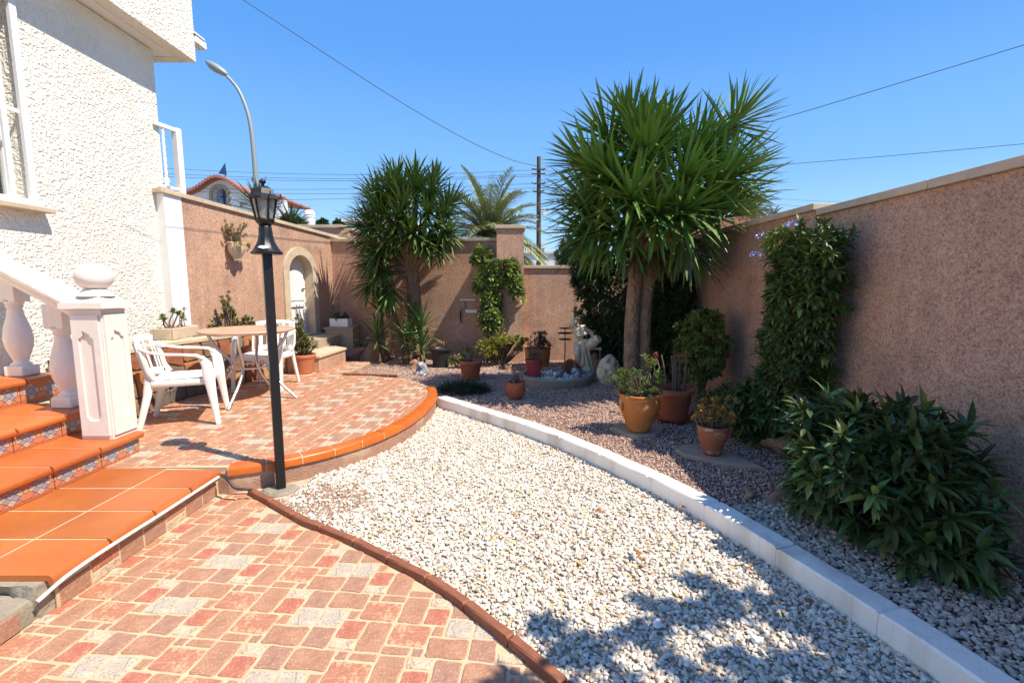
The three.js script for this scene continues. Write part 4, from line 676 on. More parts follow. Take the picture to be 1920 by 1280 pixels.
{ // broad leafy bush in front of the right wall
  const r = rngOf(71), b = thing('leafy_bush', 'broad dark green bush with long pointed leaves by the kerb', 'bush');
  let ends = [...ellipsoidEnds(300, [1.95, .50, 2.36], .43, .44, .45, r, .45), ...ellipsoidEnds(60, [1.84, .30, 2.60], .28, .28, .26, r, .4), ...ellipsoidEnds(60, [2.0, .26, 2.04], .26, .24, .22, r, .4), ...ellipsoidEnds(34, [1.78, .66, 2.45], .2, .24, .3, r, .3)];
  ends.sort((p, q) => p[0].distanceTo(camera.position) - q[0].distanceTo(camera.position)); ends.forEach(e => { e[2] = r() < .16 ? 2.1 : rr(.7, 1.1, r); });
  const stems = []; for (let i = 0; i < 26; i++) { const e = ends[Math.floor(r() * ends.length)][0]; stems.push(limb([pt(2.05 + rr(-.1, .1, r), .03, 2.38 + rr(-.1, .1, r)), e.clone().lerp(pt(2.05, .2, 2.38), .45).add(V(0, .08, 0)), e], [.012, .008, .004], 5)); }
  part('stems', merge(stems), M.twig, b);
  bush(b, ends, 10, .116, .034, [.064, .100, .024], .75, r, 290, M.leaf, [.3, 1.9], leaf8);
}
{ // climbing shrub with blue flowers on the right wall
  const r = rngOf(73), b = thing('climbing_shrub', 'tall climbing shrub with pale blue flowers against the shaded wall', 'shrub');
  const ends = [...ellipsoidEnds(760, [2.27, 1.30, 3.66], .26, .66, .42, r, .5), ...ellipsoidEnds(420, [2.26, .68, 3.72], .27, .55, .42, r, .5), ...ellipsoidEnds(330, [2.16, .36, 4.0], .34, .30, .42, r, .45), ...ellipsoidEnds(130, [1.98, .30, 4.25], .26, .22, .22, r, .45), ...ellipsoidEnds(150, [2.24, 1.66, 3.45], .2, .3, .28, r, .45)];
  ends.forEach(e => { if (r() < .08) e[2] = 1.7; });
  const stems = []; for (let i = 0; i < 30; i++) { const e = ends[Math.floor(r() * ends.length)][0]; stems.push(limb([pt(2.25 + rr(-.08, .08, r), .03, 3.75 + rr(-.2, .2, r)), pt(2.3, .5, 3.7).lerp(e, .4), e], [.014, .01, .004], 5)); }
  part('stems', merge(stems), M.twig, b); bush(b, ends, 9, .072, .027, [.075, .118, .026], .6, r, 0, M.leaf, [.4, 1.6], leaf8);
  const bright = [...ellipsoidEnds(46, [2.16, 1.80, 3.82], .12, .12, .16, r, .3)]; const L = newLeaves(); bright.forEach(([p, d]) => whorl(L, p, d, 8, .07, .022, [.16, .22, .035], .4, r)); part('young_leaves', leavesGeo(L), M.leaf, b);
  for (const [x, y, f] of [[2.12, 1.86, 4.02], [2.13, 1.90, 3.62], [2.10, 1.70, 4.06]]) { const F = newLeaves(); for (let i = 0; i < 26; i++) { const d = rnd(r).normalize(); d.y = Math.abs(d.y); leaf4(F, pt(x, y, f).addScaledVector(d, .028), d.clone().add(rnd(r).multiplyScalar(.6)), .028, .022, tint([.36, .42, .72], .3, r), r() * 6, .1, 0); } part('flower_head', leavesGeo(F), M.leafDull, b); }
}
{ // dark evergreen in the back corner
  const r = rngOf(79), b = thing('evergreen_shrub', 'dark evergreen shrub filling the corner behind the large yucca', 'shrub');
  const ends = [...ellipsoidEnds(1500, [1.72, 1.16, 7.25], .80, 1.12, .62, r, .68), ...ellipsoidEnds(700, [2.15, 1.0, 6.35], .34, .95, .6, r, .6), ...ellipsoidEnds(300, [1.2, 1.7, 7.2], .36, .5, .4, r, .5)];
  const stems = []; for (let i = 0; i < 16; i++) { const e = ends[Math.floor(r() * ends.length)][0]; stems.push(limb([pt(1.8 + rr(-.2, .3, r), .02, 7.1 + rr(-.3, .3, r)), pt(1.8, .8, 7.1).lerp(e, .4), e], [.03, .02, .006], 5)); }
  part('stems', merge(stems), M.twig, b); bush(b, ends, 9, .085, .034, [.032, .065, .02], .5, r);
}
{ // round yellow-green shrub
  const r = rngOf(83), b = thing('variegated_shrub', 'rounded yellow-green shrub standing behind the potted succulents', 'shrub');
  const ends = [...ellipsoidEnds(520, [2.06, .78, 4.98], .31, .42, .30, r, .5), ...ellipsoidEnds(120, [2.1, 1.08, 5.05], .18, .16, .18, r, .4)]; ends.forEach(e => { if (r() < .3) e[2] = 1.8; });
  const stems = []; for (let i = 0; i < 18; i++) { const e = ends[Math.floor(r() * ends.length)][0]; stems.push(limb([pt(2.06, .03, 5.0), pt(2.06, .4, 5.0).lerp(e, .4), e], [.014, .01, .004], 5)); }
  part('stems', merge(stems), M.twig, b); bush(b, ends, 8, .052, .028, [.12, .145, .028], .6, r);
}
{ // vine between back wall and pillar
  const r = rngOf(89), b = thing('wall_vine', 'bright green leafy vine climbing between back wall and pillar', 'vine'), ends = [];
  for (const [x, y, f, a, h, n] of [[-.52, 1.92, 8.18, .2, .22, 70], [-.30, 1.66, 8.08, .26, .26, 130], [-.04, 1.74, 8.04, .26, .14, 70], [.06, 1.46, 8.03, .15, .2, 34], [.15, 1.28, 8.05, .07, .08, 7], [-.38, 1.22, 8.08, .2, .3, 120], [-.36, .86, 8.0, .22, .24, 100], [-.5, 1.5, 8.14, .2, .3, 80]]) ends.push(...ellipsoidEnds(n, [x, y, f], a, h, .12, r, .2));
  ends.forEach(e => { e[2] = r() < .35 ? 1.9 : .8; });
  const stems = [[-.45, .05], [-.38, .05], [-.5, .05]].map(([x], i) => limb([pt(x, .03, 8.1), pt(x + .03, .5, 8.12), pt(x - .02, 1.1, 8.16), pt(x + .06 * i, 1.8, 8.18)], [.018, .015, .012, .006], 6)); for (let i = 0; i < 14; i++) { const e = ends[Math.floor(r() * ends.length)][0]; stems.push(limb([pt(-.44, Math.max(.3, e.y - .35), 8.13), e.clone().lerp(pt(-.44, e.y - .2, 8.13), .5), e], [.008, .006, .003], 5)); }
  part('stems', merge(stems), M.twig, b); bush(b, ends, 7, .10, .062, [.17, .235, .04], .55, r, 280, M.leafThin);
}
function stemmyPlant(root, base, tips, len, width, col, r, k = 9, mat = M.leaf, rad = .012, spread = [.2, 1.3]) { // fat little stems ending in rosettes
  const st = [], L = newLeaves(); for (const t of tips) { const mid = base.clone().lerp(t, .5).add(V(rr(-.03, .03, r), -.02, rr(-.03, .03, r))); st.push(limb([base.clone().add(V(rr(-.03, .03, r), 0, rr(-.03, .03, r))), mid, t], [rad, rad * .7, rad * .45], 6)); const d = t.clone().sub(base).normalize().add(V(0, .6, 0)).normalize(); whorl(L, t, d, k, len, width, col, .45, r, spread); }
  part('stems', merge(st), M.twig, root); part('leaves', leavesGeo(L), mat, root);
}
const tipsAround = (n, c, rx, ry, rz, r) => Array.from({ length: n }, () => { const v = rnd(r); return V(c.x + v.x * rx, c.y + Math.abs(v.y) * ry, c.z + v.z * rz); });
{ // jade plant at the pillar's foot
  const r = rngOf(97), b = thing('jade_bush', 'yellow-green jade bush growing at the foot of the pillar', 'bush');
  const t = [...tipsAround(46, pt(-.12, .30, 7.85), .34, .36, .22, r), ...tipsAround(24, pt(-.40, .26, 7.82), .24, .34, .2, r), ...tipsAround(10, pt(.1, .45, 7.8), .16, .2, .14, r)];
  stemmyPlant(b, pt(-.22, .05, 7.9), t, .08, .048, [.34, .34, .05], r, 11, M.leafThin, .014);
}
{ const r = rngOf(98), b = thing('grassy_tuft', 'small yellowish tuft growing between bucket and terracotta pot', 'plant'); stemmyPlant(b, pt(-.92, .06, 7.6), tipsAround(16, pt(-.92, .16, 7.6), .14, .14, .1, r), .09, .025, [.18, .2, .05], r, 8, M.leaf, .008); }
{ // rosemary-like clump at the terrace corner
  const r = rngOf(99), b = thing('rosemary_clump', 'low dark green needle-leaved clump at the rounded terrace corner', 'plant'), L = newLeaves();
  for (let i = 0; i < 1500; i++) { const a = r() * 6.28, q = Math.sqrt(r()), p = pt(-.62 + Math.cos(a) * q * .33, .08 + rr(0, .13, r) * (1 - q * .5), 5.86 + Math.sin(a) * q * .24); blade(L, p, V(Math.cos(a) * q * .9 + rr(-.4, .4, r), rr(.5, 1.2, r), -Math.sin(a) * q * .9 + rr(-.4, .4, r)), rr(.05, .13, r), .010, .2, tint([.03, .065, .028], .5, r), 2); }
  part('foliage', leavesGeo(L), M.leafDull, b);
}
// ---------------------------------------------------------------- pots
function pot(name, label, X, Y, F, prof, mat, opts = {}) {
  const t = thing(name, label, 'pot', [X, Y, F], opts.turn || 0); const [w, y] = prof[prof.length - 1];
  part('body', lathe([[.001, 0], ...prof, [w - .018, y], [w - .022, y - .05], [.001, y - .05]], 34), mat, t); part('soil', lathe([[w - .024, y - .042], [.001, y - .035]], 20), M.soil, t);
  t.userData.top = y; return t;
}
const P0 = y => V(0, y, 0);
{
  const r = rngOf(111);
  let t = pot('clay_urn', 'wide yellow ochre clay urn full of green succulents on a slab', 1.17, .128, 4.17, [[.10, 0], [.105, .02], [.13, .10], [.175, .20], [.185, .26], [.172, .30], [.178, .32], [.19, .335], [.19, .352]], M.clayYellow);
  for (const k of [-1, 1]) part('handle', new THREE.TorusGeometry(.03, .010, 8, 18).rotateY(1.2).translate(k * .17, .24, .06), M.clayYellow, t);
  stemmyPlant(t, P0(.32), [...tipsAround(90, P0(.36), .24, .22, .2, r), ...tipsAround(20, V(-.2, .42, .02), .12, .16, .1, r)], .038, .018, [.17, .23, .04], r, 10, M.leafThin, .006);
  const j = new THREE.Group(); stemmyPlant(t, V(.08, .32, 0), [V(.12, .62, .02), V(.05, .66, -.02), V(.16, .52, .05), V(.1, .58, -.06)], .07, .04, [.22, .25, .05], r, 10, M.leafThin, .012);
  t = pot('terracotta_pot', 'large terracotta pot of pink-flowered stalks behind the ochre urn', 1.64, BEDY + .008, 4.60, [[.125, .0], [.13, .02], [.165, .22], [.172, .27], [.185, .275], [.188, .325], [.182, .33]], M.clay);
  part('saucer', lathe([[.001, .004], [.16, .0], [.185, .03], [.178, .03], [.155, .012], [.001, .012]], 28), M.clay, t);
  for (let i = 0; i < 13; i++) { const a = r() * 6.28, q = r() * .12, h = rr(.45, .68, r), e = V(Math.cos(a) * q * 1.5 - .02, h, Math.sin(a) * q * 1.5); part('stalk', limb([V(Math.cos(a) * q, .28, Math.sin(a) * q), V(Math.cos(a) * q * 1.2, h * .7, Math.sin(a) * q * 1.2), e], [.010, .009, .006], 6), M.twig, t); if (i < 6) { const L = newLeaves(); whorl(L, e, V(0, 1, 0), 22, .04, .02, [.42, .13, .10], .5, r, [.2, 1.8]); part('flower_head', leavesGeo(L), M.leafDull, t); } }
  t = pot('small_urn', 'small weathered clay urn with golden succulent on pointed slab', 1.59, .128, 3.56, [[.066, 0], [.07, .02], [.078, .05], [.105, .12], [.118, .18], [.114, .205], [.122, .21], [.124, .235]], M.clayOld);
  stemmyPlant(t, P0(.2), [...tipsAround(46, V(.02, .28, 0), .15, .2, .13, r), V(-.17, .30, .05), V(-.12, .38, .05), V(.16, .42, 0)], .042, .024, [.36, .22, .05], r, 10, M.leaf, .009);
  t = pot('round_pot', 'small round-bellied terracotta pot with white stemmed succulent', .04, .108, 5.46, [[.07, 0], [.10, .04], [.122, .10], [.12, .15], [.105, .185], [.112, .19], [.115, .21]], M.clay);
  stemmyPlant(t, P0(.16), tipsAround(30, P0(.2), .11, .15, .1, r), .035, .014, [.34, .28, .24], r, 8, M.leafDull, .006);
  t = pot('terracotta_pot', 'plain terracotta pot with bare twigs behind the dark clump', -.60, BEDY + .006, 6.62, [[.115, 0], [.12, .02], [.15, .2], [.155, .235], [.168, .24], [.174, .285], [.17, .29]], M.clay);
  part('bare_twigs', merge(Array.from({ length: 7 }, (_, i) => limb([V(rr(-.05, .05, r), .24, rr(-.05, .05, r)), V(rr(-.2, .05, r), .42, rr(-.1, .1, r)), V(rr(-.36, .1, r), rr(.5, .62, r), rr(-.1, .1, r))], [.012, .009, .004], 6))), M.twig, t);
  stemmyPlant(t, P0(.24), [V(-.05, .44, .05), V(.02, .40, .06), V(-.1, .36, .03)], .07, .04, [.2, .24, .05], r, 9, M.leafThin, .008);
  t = pot('nursery_bucket', 'black plastic nursery bucket with a white sticker', -1.20, BEDY + .006, 7.72, [[.125, 0], [.13, .01], [.155, .27], [.175, .275], [.178, .315], [.172, .318]], M.plasticBlack);
  part('sticker', bx(.045, .055, .002, .02, .16, .147).rotateX(-.1).rotateY(.45), M.white, t);
  stemmyPlant(t, P0(.27), [V(-.02, .40, .03), V(.04, .38, 0), V(-.06, .37, .02)], .08, .03, [.30, .22, .05], r, 6, M.leaf, .005);
  t = pot('clay_planter', 'wide orange clay planter with dark succulents by the pillar', .42, BEDY + .006, 7.55, [[.16, 0], [.17, .02], [.20, .16], [.21, .28], [.205, .30], [.215, .315], [.215, .34]], M.clayYellow);
  stemmyPlant(t, P0(.3), tipsAround(34, V(.05, .36, 0), .17, .26, .14, r), .075, .016, [.07, .06, .045], r, 10, M.leafDull, .008); stemmyPlant(t, V(-.12, .3, .05), tipsAround(9, V(-.13, .36, .05), .06, .2, .05, r), .04, .014, [.40, .26, .18], r, 8, M.leafDull, .006);
  t = pot('red_bucket', 'small red plastic plant bucket standing in the gravel basin', .31, .19, 6.48, [[.095, 0], [.10, .01], [.122, .21], [.128, .212], [.128, .235]], M.plasticRed);
  part('sticker', bx(.035, .05, .002, -.02, .13, .117).rotateX(-.1).rotateY(-.75), M.white, t);
  stemmyPlant(t, P0(.2), tipsAround(26, P0(.25), .13, .2, .1, r), .05, .012, [.16, .12, .07], r, 8, M.leafDull, .006);
  t = pot('tilted_pot', 'empty dark clay pot lying tilted on the basin rocks', .86, .245, 6.78, [[.08, 0], [.085, .02], [.12, .16], [.13, .165], [.13, .2]], M.clay); t.rotation.set(.55, .3, .95); t.position.set(.98, .20, -6.80);
  t = pot('plastic_pot', 'orange plastic pot with tall green jade plant beside the door steps', -3.04, TY + .0048, 6.68, [[.12, 0], [.125, .015], [.165, .23], [.175, .235], [.178, .28]], M.plasticOrange);
  stemmyPlant(t, P0(.25), [...tipsAround(46, P0(.32), .2, .24, .16, r), ...tipsAround(24, V(-.05, .5, 0), .1, .36, .1, r)], .055, .028, [.17, .20, .045], r, 10, M.leaf, .012);
  t = thing('white_trough', 'small white trough of trailing leaves on the stone block', 'planter', [-3.20, .701, 8.66], -.15);
  part('trough', merge([bx(.36, .15, .02, 0, .075, .08, .006), bx(.36, .15, .02, 0, .075, -.08, .006), bx(.02, .15, .14, -.17, .075, 0, .006), bx(.02, .15, .14, .17, .075, 0, .006), bx(.33, .03, .14, 0, .015, 0)]), M.white, t); part('soil', bx(.32, .02, .14, 0, .12, 0), M.soil, t);
  stemmyPlant(t, P0(.12), tipsAround(34, P0(.13), .18, .12, .12, r), .05, .022, [.07, .11, .03], r, 8, M.leaf, .004);
  // plants on the raised planter
  t = thing('cream_trough', 'cream trough with a branching jade plant beside the house wall', 'planter', [-3.92, .852, 5.38], .1);
  part('trough', boxUV(merge([bx(.50, .13, .03, 0, .065, .11, .01), bx(.50, .13, .03, 0, .065, -.11, .01), bx(.03, .13, .19, -.235, .065, 0, .01), bx(.03, .13, .19, .235, .065, 0, .01), bx(.46, .02, .2, 0, .012, 0)]).rotateY(Math.PI / 2)), M.coping, t); part('soil', bx(.19, .02, .43, 0, .10, 0), M.clay, t);
  stemmyPlant(t, V(0, .1, .05), [V(-.05, .24, .12), V(.03, .30, .06), V(.04, .27, .0), V(-.02, .22, .16), V(.05, .22, -.06)], .06, .04, [.12, .17, .05], r, 9, M.leaf, .014);
  stemmyPlant(t, V(0, .1, -.15), [V(0, .32, -.2), V(.03, .26, -.12), V(-.02, .28, -.16)], .05, .02, [.28, .14, .06], r, 7, M.leaf, .008);
  t = thing('planter_bush', 'tall yellow-green succulent bush in the raised planter by the wall', 'plant', [-3.86, .775, 6.30]);
  stemmyPlant(t, P0(0), [...tipsAround(34, P0(.08), .24, .26, .14, r), ...tipsAround(26, P0(.25), .1, .42, .09, r)], .05, .026, [.22, .21, .05], r, 9, M.leaf, .014);
  t = thing('planter_succulent', 'small green succulent in a grey bowl on the raised planter', 'plant', [-3.66, .852, 6.42]); part('bowl', lathe([[.001, 0], [.07, 0], [.11, .06], [.10, .06], [.07, .02], [.001, .02]], 18), M.galv, t); stemmyPlant(t, P0(.04), tipsAround(20, V(0, .06, 0), .12, .14, .1, r), .045, .022, [.12, .14, .03], r, 8, M.leaf, .006);
}
// ---------------------------------------------------------------- rocks, slabs
function rock(name, label, X, Y, F, rx, ry, rz, seed, mat, turn = 0, parent = null) {
  const g = new THREE.IcosahedronGeometry(1, 3), p = g.attributes.position, r = rngOf(seed), k = Array.from({ length: 9 }, () => rnd(r).normalize());
  for (let i = 0; i < p.count; i++) { const v = V().fromBufferAttribute(p, i); let s = 1; k.forEach(n => { const d = v.dot(n) - .42; if (d > 0) s -= d * .62; }); s += (vn(v.x * .21 + .5, v.y * .21 + v.z * .17 + .5, 32, seed) - .5) * .12; v.multiplyScalar(s); p.setXYZ(i, v.x * rx, Math.max(-ry * .6, v.y * ry), v.z * rz); }
  const geo = boxUV(toCreasedNormals(g, .5)); if (parent) { const m = part(name, geo, mat, parent); m.position.set(X, Y + ry * .5, -F); m.rotation.y = turn; return m; }
  const t = thing(name, label, 'rock', [X, Y + ry * .5, F], turn); part('stone', geo, mat, t); return t;
}
function flag(label, pts, y, th = .03) { const t = thing('flagstone', label, 'slab'); part('stone', boxUV(slab(pts, y - .01, y + th, .006)), M.flagstone, t); }
flag('irregular pale slab under the ochre urn', [[.93, 4.28], [1.02, 4.08], [1.12, 3.98], [1.28, 4.02], [1.42, 4.22], [1.44, 4.34], [1.2, 4.42], [1.02, 4.40]], BEDY + .002, .030);
flag('pointed pale slab under the small weathered urn', [[1.34, 3.68], [1.36, 3.55], [1.60, 3.36], [1.85, 3.27], [1.78, 3.55], [1.70, 3.76], [1.48, 3.80]], BEDY + .002, .030);
flag('rounded pale slab under the small round pot', [[-.16, 5.52], [-.10, 5.36], [.06, 5.28], [.24, 5.32], [.30, 5.46], [.18, 5.60], [-.02, 5.64]], BEDY - .006, .018);
rock('veined_rock', 'grey rock with white veins beside the terrace tiles', -1.40, BEDY, 7.02, .20, .15, .17, 1201, M.rockGrey, .3);
rock('tan_boulder', 'tan boulder lying beside the stone steps', -2.82, .06, 8.55, .30, .25, .22, 1203, M.rockTan, .5);
rock('tan_rock', 'small tan rock behind the veined grey rock', -1.62, BEDY, 7.5, .15, .12, .12, 1205, M.rockTan);
rock('tan_rock', 'rounded tan rock among the yucca shoots', -2.0, .06, 8.1, .22, .2, .16, 1207, M.rockTan, 1);
rock('tan_rock', 'flat tan rock behind the black bucket', -.78, .06, 8.2, .26, .2, .12, 1209, M.rockTan, .2);
rock('pink_rock', 'small pinkish rock in front of the pillar', -.06, BEDY, 7.45, .12, .08, .09, 1211, M.rockTan, .2);
rock('pink_rock', 'smaller pinkish rock beside the orange planter', .10, BEDY, 7.32, .07, .055, .06, 1213, M.rockTan, .8);
rock('border_rock', 'tan border rock touching the small urn', 1.98, .07, 4.05, .11, .12, .09, 1215, M.rockTan, .4);
rock('border_rock', 'wedge-shaped tan border rock between two larger rocks', 2.08, .07, 3.84, .10, .10, .08, 1217, M.rockTan, 1.2);
rock('border_rock', 'broad tan border rock below the climbing shrub', 2.16, .07, 3.66, .17, .13, .12, 1219, M.rockTan, 2.2);
rock('border_rock', 'flat brown rock edging the pale gravel beside the bush', 1.70, .075, 2.78, .16, .07, .07, 1221, M.rockTan, .5);
rock('border_rock', 'thin brown rock leaning at the bush edge', 1.52, .075, 2.86, .09, .05, .05, 1223, M.rockTan, 1.1);
rock('border_rock', 'tan rock below the bush near the wall foot', 2.26, .07, 2.02, .12, .11, .10, 1225, M.rockTan, .9);
rock('bluish_stone', 'small bluish stone lying on the pale gravel', 1.46, .09, 2.56, .04, .03, .03, 1227, M.rockGrey, .3);
rock('grey_rock', 'round dark rock beneath the yellow-green shrub', 1.98, .07, 4.75, .2, .14, .14, 1229, M.rockTan, .3);
{ // loose marble chunks and dry leaves on the gravel
  for (const [x, f, s, i] of [[.98, 1.72, .036, 0], [.62, 1.80, .03, 1], [.80, 1.94, .028, 2]]) rock('marble_chunk', ['large white marble chunk lying on the gravel in a sun fleck', 'white marble chunk on the gravel near the brick edging', 'small white marble chunk on the shaded gravel'][i], x, .03, f, s, s * .7, s * .8, 1300 + i, M.white, i).userData.category = 'stone';
  const r = rngOf(1310); for (let i = 0; i < 16; i++) { const c = i % 2, q = c ? [rr(.3, 1.1, r), 0] : [rr(-1.0, 1.0, r), rr(1.9, 4.6, r)]; if (c) { const p = curveOf(kerbLine).getPointAt(rr(.1, .62, r)); q[0] = p.x - rr(.04, .12, r); q[1] = p.z - rr(.02, .1, r); } if (!inside(q[0], q[1], gravelPoly)) continue; const L = newLeaves(); leaf4(L, V(0, 0, 0), V(1, .25, 0), rr(.05, .08, r), rr(.025, .04, r), tint([.34, .15, .06], .4, r), .3, .4, .3); const m = part(numbered('dry_leaf'), leavesGeo(L), M.leafDull, scene); m.position.set(q[0], .052, -q[1]); m.rotation.y = r() * 6; tag(m, 'curled dry brown leaf lying on the white gravel', 'leaf', 'dry leaves on the gravel'); }
}
{ // stone basin
  const b = thing('stone_basin', 'low round concrete basin filled with rocks and white gravel', 'basin', [.62, BEDY - .01, 6.50]), r = rngOf(1401);
  part('rim', boxUV(toCreasedNormals(lathe([[.44, 0], [.50, 0], [.51, .02], [.51, .12], [.495, .135], [.45, .135], [.44, .12], [.44, 0]], 48), .5)), M.concrete, b);
  part('bed', boxUV(lathe([[.44, .085], [.001, .09]], 24)), M.earth, b);
  const peb = []; for (let i = 0; i < 260; i++) { const a = r() * 6.28, q = Math.sqrt(r()) * .42; peb.push(pebble(1500 + i % 5, 0).scale(.018, .016, .018).rotateY(r() * 6).translate(Math.cos(a) * q, .1, Math.sin(a) * q)); } const pm = part('pebbles', merge(peb), M.white, b); pm.userData.kind = 'stuff';
  const spec = [[.06, .02, .12, .13, .09, .08, M.rockGrey], [.28, .05, .02, .15, .11, .1, M.rockGrey], [.02, .10, -.24, .08, .07, .07, M.rockTan], [.30, .10, .14, .1, .07, .07, M.rockGrey], [-.02, .05, .05, .09, .07, .06, M.dark], [.22, .10, .3, .08, .06, .06, M.rockGrey], [-.2, .02, -.05, .07, .05, .05, M.rockGrey]];
  spec.forEach(([x, y, z, rx, ry, rz, mat], i) => { const m = rock('rock', '', x, .07, z, rx, ry, rz, 1600 + i, mat, i, b); m.position.z = z; });
}
{ // pitted rock beside the statue, with real hollows
  const t = thing('pitted_rock', 'pale pitted rock with round holes beside the statue', 'rock', [1.36, BEDY - .02, 6.42], .2);
  const cap = (p, a, b, r) => { const pa = p.clone().sub(a), ba = b.clone().sub(a), h = Math.max(0, Math.min(1, pa.dot(ba) / ba.lengthSq())); return pa.addScaledVector(ba, -h).length() - r; };
  const f = p => { let d = p.clone().sub(V(0, .17, 0)).divide(V(.17, .25, .12)).length() - 1; d *= .12; const n = Math.sin(p.x * 31 + 1) * Math.sin(p.y * 27) * Math.sin(p.z * 35 + 2) * .008; d += n; for (const [x, y, z, q] of [[-.02, .33, .06, .035], [-.07, .2, .1, .03], [.07, .27, .09, .03], [.02, .1, .12, .028], [.1, .34, .03, .028]]) d = Math.max(d, q - p.distanceTo(V(x, y, z))); return d; };
  part('stone', boxUV(nets(f, V(-.24, -.06, -.2), V(.24, .46, .2), .014)), M.marble, t);
}
function nets(fn, lo, hi, cell) { // surface nets of a distance field
  const n = ['x', 'y', 'z'].map(k => Math.ceil((hi[k] - lo[k]) / cell) + 1), id = (i, j, k) => (k * n[1] + j) * n[0] + i, val = new Float32Array(n[0] * n[1] * n[2]), q = V();
  for (let k = 0; k < n[2]; k++) for (let j = 0; j < n[1]; j++) for (let i = 0; i < n[0]; i++) { q.set(lo.x + i * cell, lo.y + j * cell, lo.z + k * cell); val[id(i, j, k)] = fn(q.clone()); }
  const vert = new Int32Array(val.length).fill(-1), pos = [], idx = [], C = [[0, 0, 0], [1, 0, 0], [0, 1, 0], [1, 1, 0], [0, 0, 1], [1, 0, 1], [0, 1, 1], [1, 1, 1]], E = [[0, 1], [2, 3], [4, 5], [6, 7], [0, 2], [1, 3], [4, 6], [5, 7], [0, 4], [1, 5], [2, 6], [3, 7]];
  for (let k = 0; k < n[2] - 1; k++) for (let j = 0; j < n[1] - 1; j++) for (let i = 0; i < n[0] - 1; i++) {
    const v = C.map(([a, b, c]) => val[id(i + a, j + b, k + c)]); let m = 0; v.forEach(x => { if (x < 0) m++; }); if (m === 0 || m === 8) continue;
    let sx = 0, sy = 0, sz = 0, cnt = 0; for (const [a, b] of E) if ((v[a] < 0) !== (v[b] < 0)) { const t = v[a] / (v[a] - v[b]); sx += C[a][0] + (C[b][0] - C[a][0]) * t; sy += C[a][1] + (C[b][1] - C[a][1]) * t; sz += C[a][2] + (C[b][2] - C[a][2]) * t; cnt++; }
    vert[id(i, j, k)] = pos.length / 3; pos.push(lo.x + (i + sx / cnt) * cell, lo.y + (j + sy / cnt) * cell, lo.z + (k + sz / cnt) * cell);
  }
  const quad = (a, b, c, d, flip) => { if (a < 0 || b < 0 || c < 0 || d < 0) return; flip ? idx.push(a, c, b, a, d, c) : idx.push(a, b, c, a, c, d); };
  for (let k = 1; k < n[2] - 1; k++) for (let j = 1; j < n[1] - 1; j++) for (let i = 1; i < n[0] - 1; i++) {
    const s = val[id(i, j, k)] < 0;
    if (s !== (val[id(i + 1, j, k)] < 0)) quad(vert[id(i, j - 1, k - 1)], vert[id(i, j, k - 1)], vert[id(i, j, k)], vert[id(i, j - 1, k)], !s);
    if (s !== (val[id(i, j + 1, k)] < 0)) quad(vert[id(i - 1, j, k - 1)], vert[id(i - 1, j, k)], vert[id(i, j, k)], vert[id(i, j, k - 1)], !s);
    if (s !== (val[id(i, j, k + 1)] < 0)) quad(vert[id(i - 1, j - 1, k)], vert[id(i, j - 1, k)], vert[id(i, j, k)], vert[id(i - 1, j, k)], !s);
  }
  const g = new THREE.BufferGeometry(); g.setAttribute('position', new THREE.Float32BufferAttribute(pos, 3)); g.setIndex(idx); g.computeVertexNormals(); return g;
}
